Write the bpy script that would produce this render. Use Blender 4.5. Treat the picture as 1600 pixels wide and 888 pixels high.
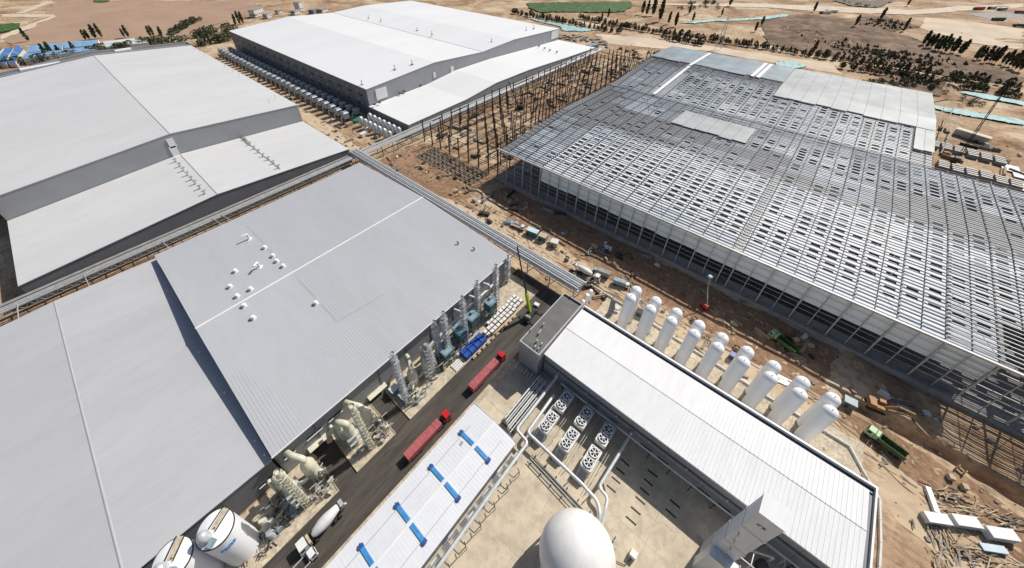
import bpy, math, random
from mathutils import Vector, Matrix
random.seed(7)
R = math.radians
scene = bpy.context.scene
for o in list(bpy.data.objects): bpy.data.objects.remove(o)
C = scene.collection

# ------------------------------------------------------------------ camera
CAM_H = 130.0
CAM_X = (0.6644307, -0.7473265, -0.0059034)      # right
CAM_D = (-0.4567406, -0.3997998, -0.7947000)     # image down
CAM_F = (0.5915402, 0.5307195, -0.6069736)       # forward
cam_d = bpy.data.cameras.new('camera'); cam = bpy.data.objects.new('camera', cam_d); C.objects.link(cam)
FPX, CX, CY = 596.656, 772.44, 316.79            # focal length and principal point on the 1600 px wide picture
cam_d.sensor_width = 36.0; cam_d.lens = 36.0 * FPX / 1600
cam_d.shift_x = (800 - CX) / 1600; cam_d.shift_y = (CY - 444) / 1600
cam_d.clip_start = 1.0; cam_d.clip_end = 9000
m = Matrix.Identity(4)
for i in range(3):
    m[i][0] = CAM_X[i]; m[i][1] = -CAM_D[i]; m[i][2] = -CAM_F[i]
m[2][3] = CAM_H
cam.matrix_world = m
scene.camera = cam

# ------------------------------------------------------------------ sky, sun, exposure
SUN_EL = R(47); SUN_AZ = math.atan2(-0.21, 0.98)  # the sun stands towards +X, a little -Y
w = bpy.data.worlds.new('World'); scene.world = w; w.use_nodes = True
nt = w.node_tree; bg = nt.nodes['Background']
sky = nt.nodes.new('ShaderNodeTexSky'); sky.sky_type = 'NISHITA'; sky.sun_disc = False
sky.sun_elevation = SUN_EL; sky.sun_rotation = math.pi / 2 - SUN_AZ
sky.air_density = 1.0; sky.dust_density = 1.6; sky.ozone_density = 1.0
nt.links.new(sky.outputs[0], bg.inputs[0]); bg.inputs[1].default_value = 0.066
sd = bpy.data.lights.new('sun', 'SUN'); sd.energy = 3.9; sd.angle = R(0.5); sd.color = (1.0, 0.955, 0.885)
sun = bpy.data.objects.new('sun', sd); C.objects.link(sun)
to_sun = Vector((math.cos(SUN_AZ) * math.cos(SUN_EL), math.sin(SUN_AZ) * math.cos(SUN_EL), math.sin(SUN_EL)))
sun.rotation_euler = to_sun.to_track_quat('Z', 'Y').to_euler()
vs = scene.view_settings
vs.view_transform = 'Standard'; vs.look = 'None'; vs.gamma = 1.0; vs.use_curve_mapping = False; vs.exposure = 0.22

# ------------------------------------------------------------------ survey helpers (camera rays onto real planes of the site)
def ray(px, py):
    a, b = (px - CX) / FPX, (py - CY) / FPX
    return Vector([CAM_X[i] * a + CAM_D[i] * b + CAM_F[i] for i in range(3)])
def at(px, py, z=0.0):
    d = ray(px, py); t = (z - CAM_H) / d.z
    return Vector((d.x * t, d.y * t, z))
def at_y(px, py, Y):
    d = ray(px, py); t = Y / d.y
    return d.x * t, CAM_H + d.z * t
def at_x(px, py, X):
    d = ray(px, py); t = X / d.x
    return d.y * t, CAM_H + d.z * t

# ------------------------------------------------------------------ mesh helpers
class MB:
    def __init__(s): s.v = []; s.f = []
    def add(s, vs_, fs):
        n = len(s.v); s.v += [tuple(p) for p in vs_]; s.f += [tuple(i + n for i in q) for q in fs]; return s
    def box(s, c, d, rz=0.0):
        ca, sa = math.cos(rz), math.sin(rz); out = []
        for z in (-.5, .5):
            for x, y in ((-.5, -.5), (.5, -.5), (.5, .5), (-.5, .5)):
                x_, y_ = x * d[0], y * d[1]
                out.append((c[0] + x_ * ca - y_ * sa, c[1] + x_ * sa + y_ * ca, c[2] + z * d[2]))
        return s.add(out, [(3, 2, 1, 0), (4, 5, 6, 7), (0, 1, 5, 4), (1, 2, 6, 5), (2, 3, 7, 6), (3, 0, 4, 7)])
    def b2(s, x0, x1, y0, y1, z0, z1):
        return s.box(((x0 + x1) / 2, (y0 + y1) / 2, (z0 + z1) / 2), (x1 - x0, y1 - y0, z1 - z0))
    def bar(s, a, b, w_, h=None):
        a, b = Vector(a), Vector(b); h = h or w_; d = (b - a)
        if d.length < 1e-6: return s
        d.normalize(); up = Vector((0, 0, 1)) if abs(d.z) < .95 else Vector((1, 0, 0))
        x = d.cross(up).normalized() * (w_ / 2); y = x.cross(d).normalized() * (h / 2)
        out = [p + sx * x + sy * y for p in (a, b) for sx, sy in ((-1, -1), (1, -1), (1, 1), (-1, 1))]
        return s.add(out, [(0, 1, 2, 3), (7, 6, 5, 4), (0, 4, 5, 1), (1, 5, 6, 2), (2, 6, 7, 3), (3, 7, 4, 0)])
    def tube(s, a, b, r, n=8, r2=None, cap=True):
        a, b = Vector(a), Vector(b); r2 = r if r2 is None else r2; d = (b - a).normalized()
        up = Vector((0, 0, 1)) if abs(d.z) < .95 else Vector((1, 0, 0))
        x = d.cross(up).normalized(); y = x.cross(d)
        out = []
        for p, q in ((a, r), (b, r2)):
            for i in range(n):
                t = 2 * math.pi * i / n; out.append(p + x * math.cos(t) * q + y * math.sin(t) * q)
        fs = [(i, i + n, (i + 1) % n + n, (i + 1) % n) for i in range(n)]
        if cap: fs += [tuple(range(n)), tuple(range(2 * n - 1, n - 1, -1))]
        return s.add(out, fs)
    def path(s, pts, r, n=8):
        # round pipe through points, with swept elbows
        P_ = [Vector(p) for p in pts]; Q_ = [P_[0]]
        for i in range(1, len(P_) - 1):
            p0, p1, p2 = P_[i - 1], P_[i], P_[i + 1]
            k = min(r * 2.2, (p1 - p0).length * .45, (p2 - p1).length * .45)
            a = p1 + (p0 - p1).normalized() * k; b = p1 + (p2 - p1).normalized() * k
            for t in (0, .25, .5, .75, 1): Q_.append(a * (1 - t) ** 2 + p1 * 2 * t * (1 - t) + b * t * t)
        Q_.append(P_[-1]); rings = []; prev = None
        for i, p in enumerate(Q_):
            d = (Q_[min(i + 1, len(Q_) - 1)] - Q_[max(i - 1, 0)]).normalized()
            if prev is None:
                up = Vector((0, 0, 1)) if abs(d.z) < .9 else Vector((1, 0, 0)); x = d.cross(up).normalized()
            else:
                x = (prev - d * prev.dot(d)).normalized()
            prev = x; y = x.cross(d)
            rings.append([p + x * math.cos(2 * math.pi * j / n) * r + y * math.sin(2 * math.pi * j / n) * r for j in range(n)])
        out = [q for g in rings for q in g]; fs = []
        for i in range(len(rings) - 1):
            for j in range(n):
                a = i * n + j; b = i * n + (j + 1) % n; fs.append((a, a + n, b + n, b))
        fs += [tuple(range(n)), tuple(range(len(out) - 1, len(out) - n - 1, -1))]
        return s.add(out, fs)
    def lathe(s, prof, c=(0, 0, 0), n=20):
        out = []; fs = []
        for r_, z in prof:
            for j in range(n):
                t = 2 * math.pi * j / n; out.append((c[0] + r_ * math.cos(t), c[1] + r_ * math.sin(t), c[2] + z))
        for i in range(len(prof) - 1):
            for j in range(n):
                a = i * n + j; b = i * n + (j + 1) % n; fs.append((a, b, b + n, a + n))
        fs += [tuple(range(n - 1, -1, -1)), tuple(range(len(out) - n, len(out)))]
        return s.add(out, fs)
    def prism(s, poly, z0, z1):
        n = len(poly)
        return s.add([(x, y, z0) for x, y in poly] + [(x, y, z1) for x, y in poly],
                     [tuple(range(n - 1, -1, -1)), tuple(range(n, 2 * n))] + [(i, (i + 1) % n, (i + 1) % n + n, i + n) for i in range(n)])
    def extr(s, prof, axis, a0, a1):
        # profile [(u, z)] extruded along an axis: 'x' -> u is y, 'y' -> u is x
        f = (lambda u, z, a: (a, u, z)) if axis == 'x' else (lambda u, z, a: (u, a, z)); n = len(prof)
        return s.add([f(u, z, a0) for u, z in prof] + [f(u, z, a1) for u, z in prof],
                     [tuple(range(n)), tuple(range(2 * n - 1, n - 1, -1))] + [(i, i + n, (i + 1) % n + n, (i + 1) % n) for i in range(n)])
    def mesh(s, name, mats, smooth=False):
        me = bpy.data.meshes.new(name); me.from_pydata(s.v, [], s.f)
        for m_ in (mats if isinstance(mats, (list, tuple)) else [mats]): me.materials.append(m_)
        if smooth:
            for p in me.polygons: p.use_smooth = True
            me.set_sharp_from_angle(angle=R(40))
        me.update(); return me
    def build(s, name, mat_, parent=None, smooth=False, fix=True):
        me = s.mesh(name, mat_, smooth)
        if fix:
            import bmesh
            bm = bmesh.new(); bm.from_mesh(me); bmesh.ops.recalc_face_normals(bm, faces=bm.faces); bm.to_mesh(me); bm.free()
        o = bpy.data.objects.new(name, me); C.objects.link(o)
        if parent is not None: o.parent = parent
        return o

def inst(name, me, parent=None, loc=(0, 0, 0), scale=(1, 1, 1), rot=(0, 0, 0)):
    o = bpy.data.objects.new(name, me); C.objects.link(o); o.location = loc; o.scale = scale; o.rotation_euler = rot
    if parent is not None: o.parent = parent
    return o
def tag(o, label=None, cat=None, group=None, kind=None):
    if label: o['label'] = label
    if cat: o['category'] = cat
    if group: o['group'] = group
    if kind: o['kind'] = kind
    return o
def thing(name, label, cat, loc=(0, 0, 0), rz=0.0, group=None):
    o = bpy.data.objects.new(name, None); C.objects.link(o); o.location = loc; o.rotation_euler = (0, 0, rz); o.empty_display_size = .5
    return tag(o, label, cat, group)
def copy_tree(o, parent=None):
    c = o.copy(); C.objects.link(c)
    if parent is not None: c.parent = parent
    for ch in list(o.children): copy_tree(ch, c)
    return c
def put(proto, used, loc, rz, label, group=None, scale=None):
    # first use moves the prototype itself, later uses copy it with its parts
    o = proto if not used[0] else copy_tree(proto); used[0] = True
    o.location = loc; o.rotation_euler = (0, 0, rz); o['label'] = label
    if group: o['group'] = group
    if scale: o.scale = scale
    return o
ORD = ['first', 'second', 'third', 'fourth', 'fifth', 'sixth', 'seventh', 'eighth', 'ninth', 'tenth', 'eleventh', 'twelfth', 'thirteenth',
       'fourteenth', 'fifteenth', 'sixteenth', 'seventeenth', 'eighteenth', 'nineteenth', 'twentieth', 'twenty-first', 'twenty-second',
       'twenty-third', 'twenty-fourth', 'twenty-fifth', 'twenty-sixth', 'twenty-seventh', 'twenty-eighth', 'twenty-ninth', 'thirtieth',
       'thirty-first', 'thirty-second', 'thirty-third', 'thirty-fourth', 'thirty-fifth', 'thirty-sixth', 'thirty-seventh', 'thirty-eighth', 'thirty-ninth', 'fortieth']

# ------------------------------------------------------------------ materials
def mat(name, col, rough=.7, metal=0.0, var=.12, scale=.3, bump=0.0, bscale=4.0, col2=None, spec=.5, streak=None, detail=6, stain=0.0, sscale=None):
    m_ = bpy.data.materials.new(name); m_.use_nodes = True; n = m_.node_tree.nodes; l = m_.node_tree.links
    b = n['Principled BSDF']; b.inputs['Roughness'].default_value = rough; b.inputs['Metallic'].default_value = metal
    b.inputs['Specular IOR Level'].default_value = spec
    geo = n.new('ShaderNodeNewGeometry')
    mp = n.new('ShaderNodeMapping'); mp.inputs['Scale'].default_value = streak or (1, 1, 1); l.new(geo.outputs['Position'], mp.inputs[0])
    t = n.new('ShaderNodeTexNoise'); t.inputs['Scale'].default_value = scale; t.inputs['Detail'].default_value = detail; t.inputs['Roughness'].default_value = .6
    l.new(mp.outputs[0], t.inputs['Vector'])
    r = n.new('ShaderNodeValToRGB'); c2 = col2 or tuple(c * (1 - 2 * var) for c in col)
    r.color_ramp.elements[0].position = .3; r.color_ramp.elements[0].color = (*c2, 1)
    r.color_ramp.elements[1].position = .7; r.color_ramp.elements[1].color = (*[min(1, c * (1 + (var if not col2 else 0))) for c in col], 1)
    l.new(t.outputs['Fac'], r.inputs[0]); out = r.outputs[0]
    if stain:
        # spills, scuffs and dust with shapes of their own
        t3 = n.new('ShaderNodeTexNoise'); t3.inputs['Scale'].default_value = sscale or scale * 5; t3.inputs['Detail'].default_value = 9; t3.inputs['Roughness'].default_value = .7; t3.inputs['Distortion'].default_value = .8
        l.new(mp.outputs[0], t3.inputs['Vector'])
        r3 = n.new('ShaderNodeValToRGB'); r3.color_ramp.elements[0].position = .36; r3.color_ramp.elements[0].color = (1 - stain, 1 - stain, 1 - stain * 1.05, 1)
        r3.color_ramp.elements[1].position = .56; r3.color_ramp.elements[1].color = (1, 1, 1, 1); l.new(t3.outputs['Fac'], r3.inputs[0])
        mx = n.new('ShaderNodeMix'); mx.data_type = 'RGBA'; mx.blend_type = 'MULTIPLY'; mx.inputs[0].default_value = 1
        l.new(out, mx.inputs[6]); l.new(r3.outputs[0], mx.inputs[7]); out = mx.outputs[2]
    l.new(out, b.inputs['Base Color'])
    if bump:
        t2 = n.new('ShaderNodeTexNoise'); t2.inputs['Scale'].default_value = bscale; t2.inputs['Detail'].default_value = 5
        l.new(geo.outputs['Position'], t2.inputs['Vector'])
        bp = n.new('ShaderNodeBump'); bp.inputs['Strength'].default_value = 1; bp.inputs['Distance'].default_value = bump
        l.new(t2.outputs['Fac'], bp.inputs['Height']); l.new(bp.outputs[0], b.inputs['Normal'])
    return m_
M = {}
M['roof_lav'] = mat('roof_grey_lavender', (.46, .468, .488), .55, var=.028, scale=.05, streak=(1, .25, 1), stain=.045, sscale=.25)
M['roof_left'] = mat('roof_pale_grey', (.462, .466, .478), .6, var=.03, scale=.06, streak=(.3, 1, 1), stain=.05, sscale=.3)
M['roof_west'] = mat('roof_west', (.60, .60, .595), .55, var=.03, scale=.04, streak=(.3, 1, 1), stain=.05, sscale=.22)
M['roof_north'] = mat('roof_north', (.76, .76, .755), .5, var=.025, scale=.03, streak=(.3, 1, 1))
M['roof_white'] = mat('roof_white', (.73, .73, .73), .62, spec=.3, var=.025, scale=.12, streak=(.25, 1, 1), stain=.06, sscale=.5)
M['roof_small'] = mat('roof_small_hall', (.71, .72, .74), .5, var=.025, scale=.08, stain=.035, sscale=.6)
M['trim_white'] = mat('trim_white', (.78, .78, .77), .5, var=.04)
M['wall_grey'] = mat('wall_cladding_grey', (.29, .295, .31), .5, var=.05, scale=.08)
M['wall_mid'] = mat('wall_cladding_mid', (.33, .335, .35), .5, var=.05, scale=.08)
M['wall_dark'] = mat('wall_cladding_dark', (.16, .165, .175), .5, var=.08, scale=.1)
M['wall_pale'] = mat('wall_cladding_pale', (.42, .415, .42), .55, var=.05, scale=.2)
M['gutter'] = mat('gutter_blue_black', (.035, .05, .075), .35, var=.1)
M['black'] = mat('opening_black', (.012, .013, .015), .6, var=.2)
M['dark_steel'] = mat('dark_steel', (.075, .072, .07), .5, .3, var=.15, scale=1)
M['rust_steel'] = mat('red_oxide_steel', (.06, .047, .04), .6, .1, var=.2, scale=1)
M['galv'] = mat('galvanised_steel', (.60, .62, .63), .42, .35, var=.12, scale=.8)
M['pale_steel'] = mat('pale_primed_steel', (.52, .52, .50), .5, .15, var=.12, scale=.5)
M['purlin'] = mat('grey_purlin', (.06, .063, .07), .5, .1, var=.15, scale=.4)
M['deck_white'] = mat('deck_white', (.64, .67, .71), .6, var=.10, scale=.12)
M['deck_blue'] = mat('metal_deck_bluegrey', (.25, .30, .33), .45, .1, var=.16, scale=.07)
M['deck_pale'] = mat('metal_deck_pale', (.34, .36, .36), .55, .05, var=.14, scale=.06)
M['concrete'] = mat('concrete_beige', (.60, .51, .375), .85, stain=.22, sscale=.35, var=.10, scale=.13, bump=.02, bscale=2)
M['concrete2'] = mat('concrete_pad', (.60, .51, .38), .85, stain=.4, sscale=.9, var=.12, scale=.3, bump=.02, bscale=2)
M['concrete_grey'] = mat('concrete_grey', (.30, .29, .275), .85, var=.14, scale=.3, bump=.03)
M['tank_white'] = mat('tank_white', (.88, .88, .88), .4, var=.02, scale=.3, streak=(3, 3, .15))
M['cream'] = mat('vessel_cream', (.66, .63, .49), .5, var=.09, scale=.5)
M['white_pipe'] = mat('pipe_white', (.66, .67, .67), .4, .2, var=.07, scale=.6)
M['teal'] = mat('unit_teal', (.06, .19, .24), .45, var=.2, scale=.7)
M['blue'] = mat('tarpaulin_blue', (.012, .07, .36), .45, var=.12, scale=1)
M['skylight'] = mat('skylight_blue', (.06, .28, .60), .4, var=.08, scale=1)
M['fan_blue'] = mat('fan_housing_blue', (.03, .09, .30), .5, var=.1, scale=1)
M['red'] = mat('trailer_red', (.46, .115, .12), .75, var=.16, scale=.6, stain=.3, sscale=1.5)
M['red_cab'] = mat('cab_red', (.55, .012, .02), .3, var=.03)
M['tyre'] = mat('tyre', (.02, .02, .02), .85, var=.1)
M['glass'] = mat('windscreen', (.02, .025, .03), .1, var=.0)
M['white_paint'] = mat('white_paint', (.74, .74, .72), .4, var=.05, scale=1)
M['lime'] = mat('crane_lime', (.42, .60, .02), .4, var=.04)
M['green'] = mat('truck_green', (.08, .15, .045), .7, stain=.4, sscale=1.5, var=.3, scale=1)
M['pale_green'] = mat('cab_pale_green', (.34, .50, .26), .5, var=.15)
M['orange'] = mat('excavator_orange', (.38, .18, .05), .6, var=.25, scale=1)
M['lift_red'] = mat('lift_red', (.55, .05, .02), .5, var=.1)
M['grey_blue'] = mat('tarp_grey_blue', (.24, .33, .37), .5, var=.15, scale=.8)
M['wood'] = mat('timber', (.40, .29, .18), .8, var=.2, scale=2)
M['wood_pale'] = mat('timber_pale', (.52, .42, .28), .8, var=.18, scale=2)
M['asphalt'] = mat('asphalt_road', (.105, .09, .074), .85, stain=.45, sscale=.8, col2=(.05, .043, .036), scale=.25, streak=(.12, 1, 1), bump=.01, bscale=5)
M['teal_net'] = mat('teal_netting', (.34, .54, .53), .7, var=.15, scale=.2)
M['green_net'] = mat('green_netting', (.05, .26, .14), .7, var=.3, scale=.8, bump=.2, bscale=1)
M['blue_roof'] = mat('shed_roof_blue', (.22, .39, .60), .5, var=.12, scale=.2, streak=(1, .2, 1))
M['pale_roof'] = mat('shed_roof_pale', (.55, .66, .68), .5, var=.08, scale=.2)
M['plaster'] = mat('plaster_white', (.66, .64, .60), .8, var=.06, scale=.4)
M['leaf'] = mat('foliage', (.12, .145, .055), .8, var=.4, scale=.5)
M['leaf2'] = mat('foliage_dark', (.075, .105, .045), .8, var=.4, scale=.5)
M['leaf_dry'] = mat('foliage_dry', (.17, .135, .08), .85, var=.4, scale=.5)
M['crop'] = mat('crop_green', (.05, .12, .022), .8, var=.3, scale=.12, bump=.3, bscale=.8)
M['bark'] = mat('bark', (.10, .075, .05), .9, var=.2, scale=2)
M['asphalt_pale'] = mat('pale_track', (.60, .50, .38), .9, var=.1, scale=.1)
M['slate'] = mat('annex_roof_slate', (.065, .067, .068), .5, col2=(.15, .145, .13), scale=.2, streak=(1, .35, 1))
M['rubble'] = mat('rubble', (.30, .25, .20), .9, var=.3, scale=.8)

# ================================================================== GROUND
from mathutils import noise
MOUNDS = []          # (x, y, rx, ry, rot, height)
def mound(px, py, rx, ry, rot, h):
    p = at(px, py); MOUNDS.append((p.x, p.y, rx, ry, rot, h))
for a in ((1262, 55, 60, 22, -.5, 7), (1330, 60, 45, 16, -.5, 6), (1300, 78, 40, 14, -.5, 4), (1400, 88, 35, 10, -.5, 4), (1470, 135, 26, 7, -.6, 4), (1245, 40, 30, 10, -.5, 4),
          (1395, 120, 30, 7, -.5, 3), (1505, 160, 22, 6, -.5, 3), (1385, 36, 46, 22, -.4, 6), (1440, 655, 7, 2.5, -1.4, 2.2), (1410, 655, 6, 2.5, -1.45, 2.4),
          (875, 390, 5, 3, .4, 1.8), (960, 405, 6, 3, .5, 1.5), (700, 262, 5, 4, .2, 1.6), (750, 300, 6, 5, .2, 2.0), (660, 258, 5, 4, .4, 1.2),
          (1130, 500, 6, 3, 1, 1.2), (690, 270, 4, 3, 0, 1.4), (1555, 760, 5, 2, -1.3, 1.4), (560, 188, 7, 5, 0, 1.5)):
    mound(*a)
def sstep(a, b, x):
    t = max(0, min(1, (x - a) / (b - a))); return t * t * (3 - 2 * t)
def gh(x, y):
    h = -.12
    if x > 91.5:
        k = sstep(91.5, 96, x)
        if 142 < x < 405 and -60 < y < 130: k *= .2
        n1 = noise.noise(Vector((x * .09, y * .09, 1.3))) * .35 + noise.noise(Vector((x * .35, y * .35, 4))) * .16
        if x < 150 and y < 120: n1 += noise.noise(Vector((x * .8, y * .3, 9))) * .09
        h += k * (n1 - .35)
    elif y > 195: h += noise.noise(Vector((x * .1, y * .1, 3))) * .2 - .2
    d = max(0, x - 420, y - 560, -x - 150)
    if d: h += sstep(0, 200, d) * (noise.noise(Vector((x * .012, y * .012, 7))) * 2.2 - 1.2)
    for mx, my, rx, ry, ro, mh in MOUNDS:
        dx, dy = x - mx, y - my
        if abs(dx) < 70 and abs(dy) < 70:
            u = (dx * math.cos(ro) + dy * math.sin(ro)) / rx; v = (-dx * math.sin(ro) + dy * math.cos(ro)) / ry; q = u * u + v * v
            if q < 1: h += mh * (1 - q) ** 1.3 * (.75 + .5 * noise.noise(Vector((x * .22, y * .22, 2))))
    if 129.5 < x < 147.5 and 134 < y < 192: h -= 1.0 * sstep(129.5, 131.5, x) * sstep(147.5, 146, x) * sstep(134, 137, y) * sstep(192, 189, y)
    # the open trench in front of the steel frame
    if -150 < y < -44:
        c = 124.2 + 1.1 * noise.noise(Vector((y * .12, 0, 0))) + max(0, -72 - y) * -.10
        t = abs(x - c); k = sstep(-44, -50, y)
        h -= 3.4 * k * (1 - sstep(1.4, 3.2 + .7 * noise.noise(Vector((y * .4, x * .2, 5))), t))
    return h
def seq(*seg):
    out = [seg[0]]
    for step, end in seg[1:]:
        n = max(1, round((end - out[-1]) / step)); a = out[-1]
        out += [a + (end - a) * (i + 1) / n for i in range(n)]
    return out
gx = seq(-1500, (100, -100), (9, 90), (1.25, 152), (5, 600), (12, 1300), (90, 3000))
gy = seq(-1200, (70, -130), (1.25, 62), (2.5, 235), (6, 700), (25, 1350), (90, 3000))
gm = MB(); nx = len(gx)
gm.v = [(x, y, gh(x, y)) for y in gy for x in gx]
gm.f = [(j * nx + i, j * nx + i + 1, (j + 1) * nx + i + 1, (j + 1) * nx + i) for j in range(len(gy) - 1) for i in range(nx - 1)]
def soil_mat():
    m_ = bpy.data.materials.new('bare_soil'); m_.use_nodes = True; n = m_.node_tree.nodes; l = m_.node_tree.links; b = n['Principled BSDF']
    b.inputs['Roughness'].default_value = .95; b.inputs['Specular IOR Level'].default_value = .15
    geo = n.new('ShaderNodeNewGeometry')
    def nz(scale, det, st=(1, 1, 1), dist=0.0):
        mp = n.new('ShaderNodeMapping'); mp.inputs['Scale'].default_value = st; l.new(geo.outputs['Position'], mp.inputs[0])
        t = n.new('ShaderNodeTexNoise'); t.inputs['Scale'].default_value = scale; t.inputs['Detail'].default_value = det; t.inputs['Distortion'].default_value = dist
        t.inputs['Roughness'].default_value = .65; l.new(mp.outputs[0], t.inputs['Vector']); return t
    def ramp(src, stops):
        r = n.new('ShaderNodeValToRGB'); e = r.color_ramp.elements
        while len(e) < len(stops): e.new(.5)
        for k, (p, c) in enumerate(stops): e[k].position = p; e[k].color = (*c, 1)
        l.new(src, r.inputs[0]); return r
    a = ramp(nz(.022, 8, dist=.6).outputs['Fac'], [(.32, (.23, .135, .078)), (.44, (.37, .245, .152)), (.55, (.50, .37, .245)), (.68, (.66, .54, .385))])
    c = ramp(nz(.35, 8, dist=.4).outputs['Fac'], [(.30, (.42, .37, .33)), (.5, (1, 1, 1)), (.72, (1.2, 1.17, 1.13))])
    mx = n.new('ShaderNodeMix'); mx.data_type = 'RGBA'; mx.blend_type = 'MULTIPLY'; mx.inputs[0].default_value = .75
    l.new(a.outputs[0], mx.inputs[6]); l.new(c.outputs[0], mx.inputs[7])
    # wheel ruts along the haul roads
    d = ramp(nz(.5, 4, (1.6, .08, 1), .3).outputs['Fac'], [(.36, (.55, .50, .45)), (.52, (1, 1, 1))])
    mx2 = n.new('ShaderNodeMix'); mx2.data_type = 'RGBA'; mx2.blend_type = 'MULTIPLY'; mx2.inputs[0].default_value = .55
    l.new(mx.outputs[2], mx2.inputs[6]); l.new(d.outputs[0], mx2.inputs[7])
    l.new(mx2.outputs[2], b.inputs['Base Color'])
    bp = n.new('ShaderNodeBump'); bp.inputs['Distance'].default_value = .35; bp.inputs['Strength'].default_value = .8
    l.new(nz(.9, 8, dist=.5).outputs['Fac'], bp.inputs['Height']); l.new(bp.outputs[0], b.inputs['Normal'])
    return m_
M['soil'] = soil_mat()
tag(gm.build('ground', M['soil'], smooth=False, fix=False), kind='structure')

def sheet(name, pts, z, mat_, th=.02, kind='structure'):
    mb = MB(); mb.prism([(p[0], p[1]) for p in pts], z - th, z)
    return tag(mb.build(name, mat_), kind=kind)
def rect(x0, x1, y0, y1): return [(x0, y0), (x1, y0), (x1, y1), (x0, y1)]
sheet('road', rect(-130, 97, 46.3, 72.5), .02, M['asphalt'], .12)
sheet('concrete_yard', rect(-60, 64.2, -75, 44.4), .03, M['concrete'], .12)
kb = MB(); kb.b2(-130, 61, 44.4, 46.3, -.1, .15); tag(kb.build('pavement', M['concrete2']), kind='structure')
sheet('tank_compound_floor', rect(89.8, 110, -52, 34), .03, M['concrete2'], .3)

# ================================================================== LARGE HALLS
def slope(name, axis, u0, z0, u1, z1, a0, a1, mat_, parent, th=.3):
    return MB().extr([(u0, z0), (u1, z1), (u1, z1 - th), (u0, z0 - th)], axis, a0, a1).build(name, mat_, parent)
def ribs(axis, u0, z0, u1, z1, a0, a1, step, w_, h, mat_, parent, name='standing_seams'):
    mb = MB(); n = int((a1 - a0) / step)
    for i in range(1, n):
        a = a0 + (a1 - a0) * i / n
        if axis == 'x': mb.extr([(u0, z0 + h), (u1, z1 + h), (u1, z1 - .02), (u0, z0 - .02)], 'x', a - w_ / 2, a + w_ / 2)
        else: mb.extr([(u0, z0 + h), (u1, z1 + h), (u1, z1 - .02), (u0, z0 - .02)], 'y', a - w_ / 2, a + w_ / 2)
    return tag(mb.build(name, mat_, parent), kind='stuff')

# ---- centre hall (ridge along X)
CX0, CX1, CY0, CY1, CE, CR, CYM = -10.3, 90.0, 71.4, 186.0, 14.0, 16.9, 128.7
ch = thing('factory_hall', 'large pale lavender-grey ribbed gable roof hall in the middle, above the red trucks', 'hall', (40, 128, 0))
ch.location = (0, 0, 0)
s1 = slope('roof_slope', 'x', CY0, CE, CYM, CR, CX0, CX1, M['roof_lav'], ch)
s2 = slope('roof_slope', 'x', CYM, CR, CY1, CE, CX0, CX1, M['roof_lav'], ch)
ribs('x', CY0, CE, CYM, CR, CX0, CX1, .95, .15, .055, M['roof_lav'], s1)
ribs('x', CYM, CR, CY1, CE, CX0, CX1, .95, .15, .055, M['roof_lav'], s2)
MB().extr([(CYM - .36, CR + .12), (CYM, CR + .2), (CYM + .36, CR + .12), (CYM + .33, CR - .05), (CYM - .33, CR - .05)], 'x', CX0 - .1, CX1 + .1).build('ridge_cap', M['trim_white'], ch)
for x0, x1, y0, y1 in ((CX0 + .3, CX0 + .6, CY0 + 1.2, CY1 - .6), (CX1 - .8, CX1 - .4, CY0 + 1.2, CY1 - .6)):
    MB().add([(x0, y0, -1), (x1, y0, -1), (x1, y1, -1), (x0, y1, -1), (x0, y0, CE - .4), (x1, y0, CE - .4), (x1, y1, CE - .4), (x0, y1, CE - .4), (x0, CYM, CR - .4), (x1, CYM, CR - .4)],
             [(0, 1, 2, 3), (0, 4, 5, 1), (2, 6, 7, 3), (0, 3, 7, 8, 4), (1, 5, 9, 6, 2), (4, 8, 9, 5), (8, 7, 6, 9)]).build('end_wall', M['wall_grey'], ch)
MB().b2(CX0 + .3, CX1 - .4, CY1 - .9, CY1 - .6, -1, CE - .4).build('back_wall', M['wall_grey'], ch)
WY = CY0 + 1.0                       # plane of the front wall
npan = 9; step = (CX1 - .4 - CX0 - .3) / npan
wp = MB().box((0, 0, 0), (step - .12, .25, CE + .3)).mesh('wall_panel', M['wall_grey'])
for i in range(npan): inst('wall_panel', wp, ch, (CX0 + .3 + step * (i + .5), WY + .12, (CE - 1) / 2 - .2))
pm = MB().box((0, 0, 0), (.45, .5, CE + .2)).mesh('pilaster', M['wall_dark'])
for i in range(npan + 1): inst('pilaster', pm, ch, (CX0 + .3 + step * i, WY + .1, (CE - 1) / 2 - .25))
MB().b2(CX0 - .1, CX1 + .1, CY0 - .12, CY0 + .14, CE - .28, CE + .1).build('eave_gutter', M['trim_white'], ch)
def wall_slot(par, a, b, Y, hgt=.75):
    (xa, za), (xb, zb) = at_y(*a, Y), at_y(*b, Y); z = (za + zb) / 2; x0, x1 = sorted((xa, xb))
    f = MB().b2(x0, x1, Y - .14, Y + .1, z - hgt / 2, z + hgt / 2).build('louvre_window', M['black'], par)
    MB().b2(x0 - .1, x1 + .1, Y - .34, Y - .1, z - hgt / 2 - .22, z - hgt / 2 - .02).build('sill', M['trim_white'], f)
for a, b in (((513.5, 659), (533.6, 639)), ((479, 687.7), (502, 667)), ((443.7, 717), (460, 703))): wall_slot(ch, a, b, WY)
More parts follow.
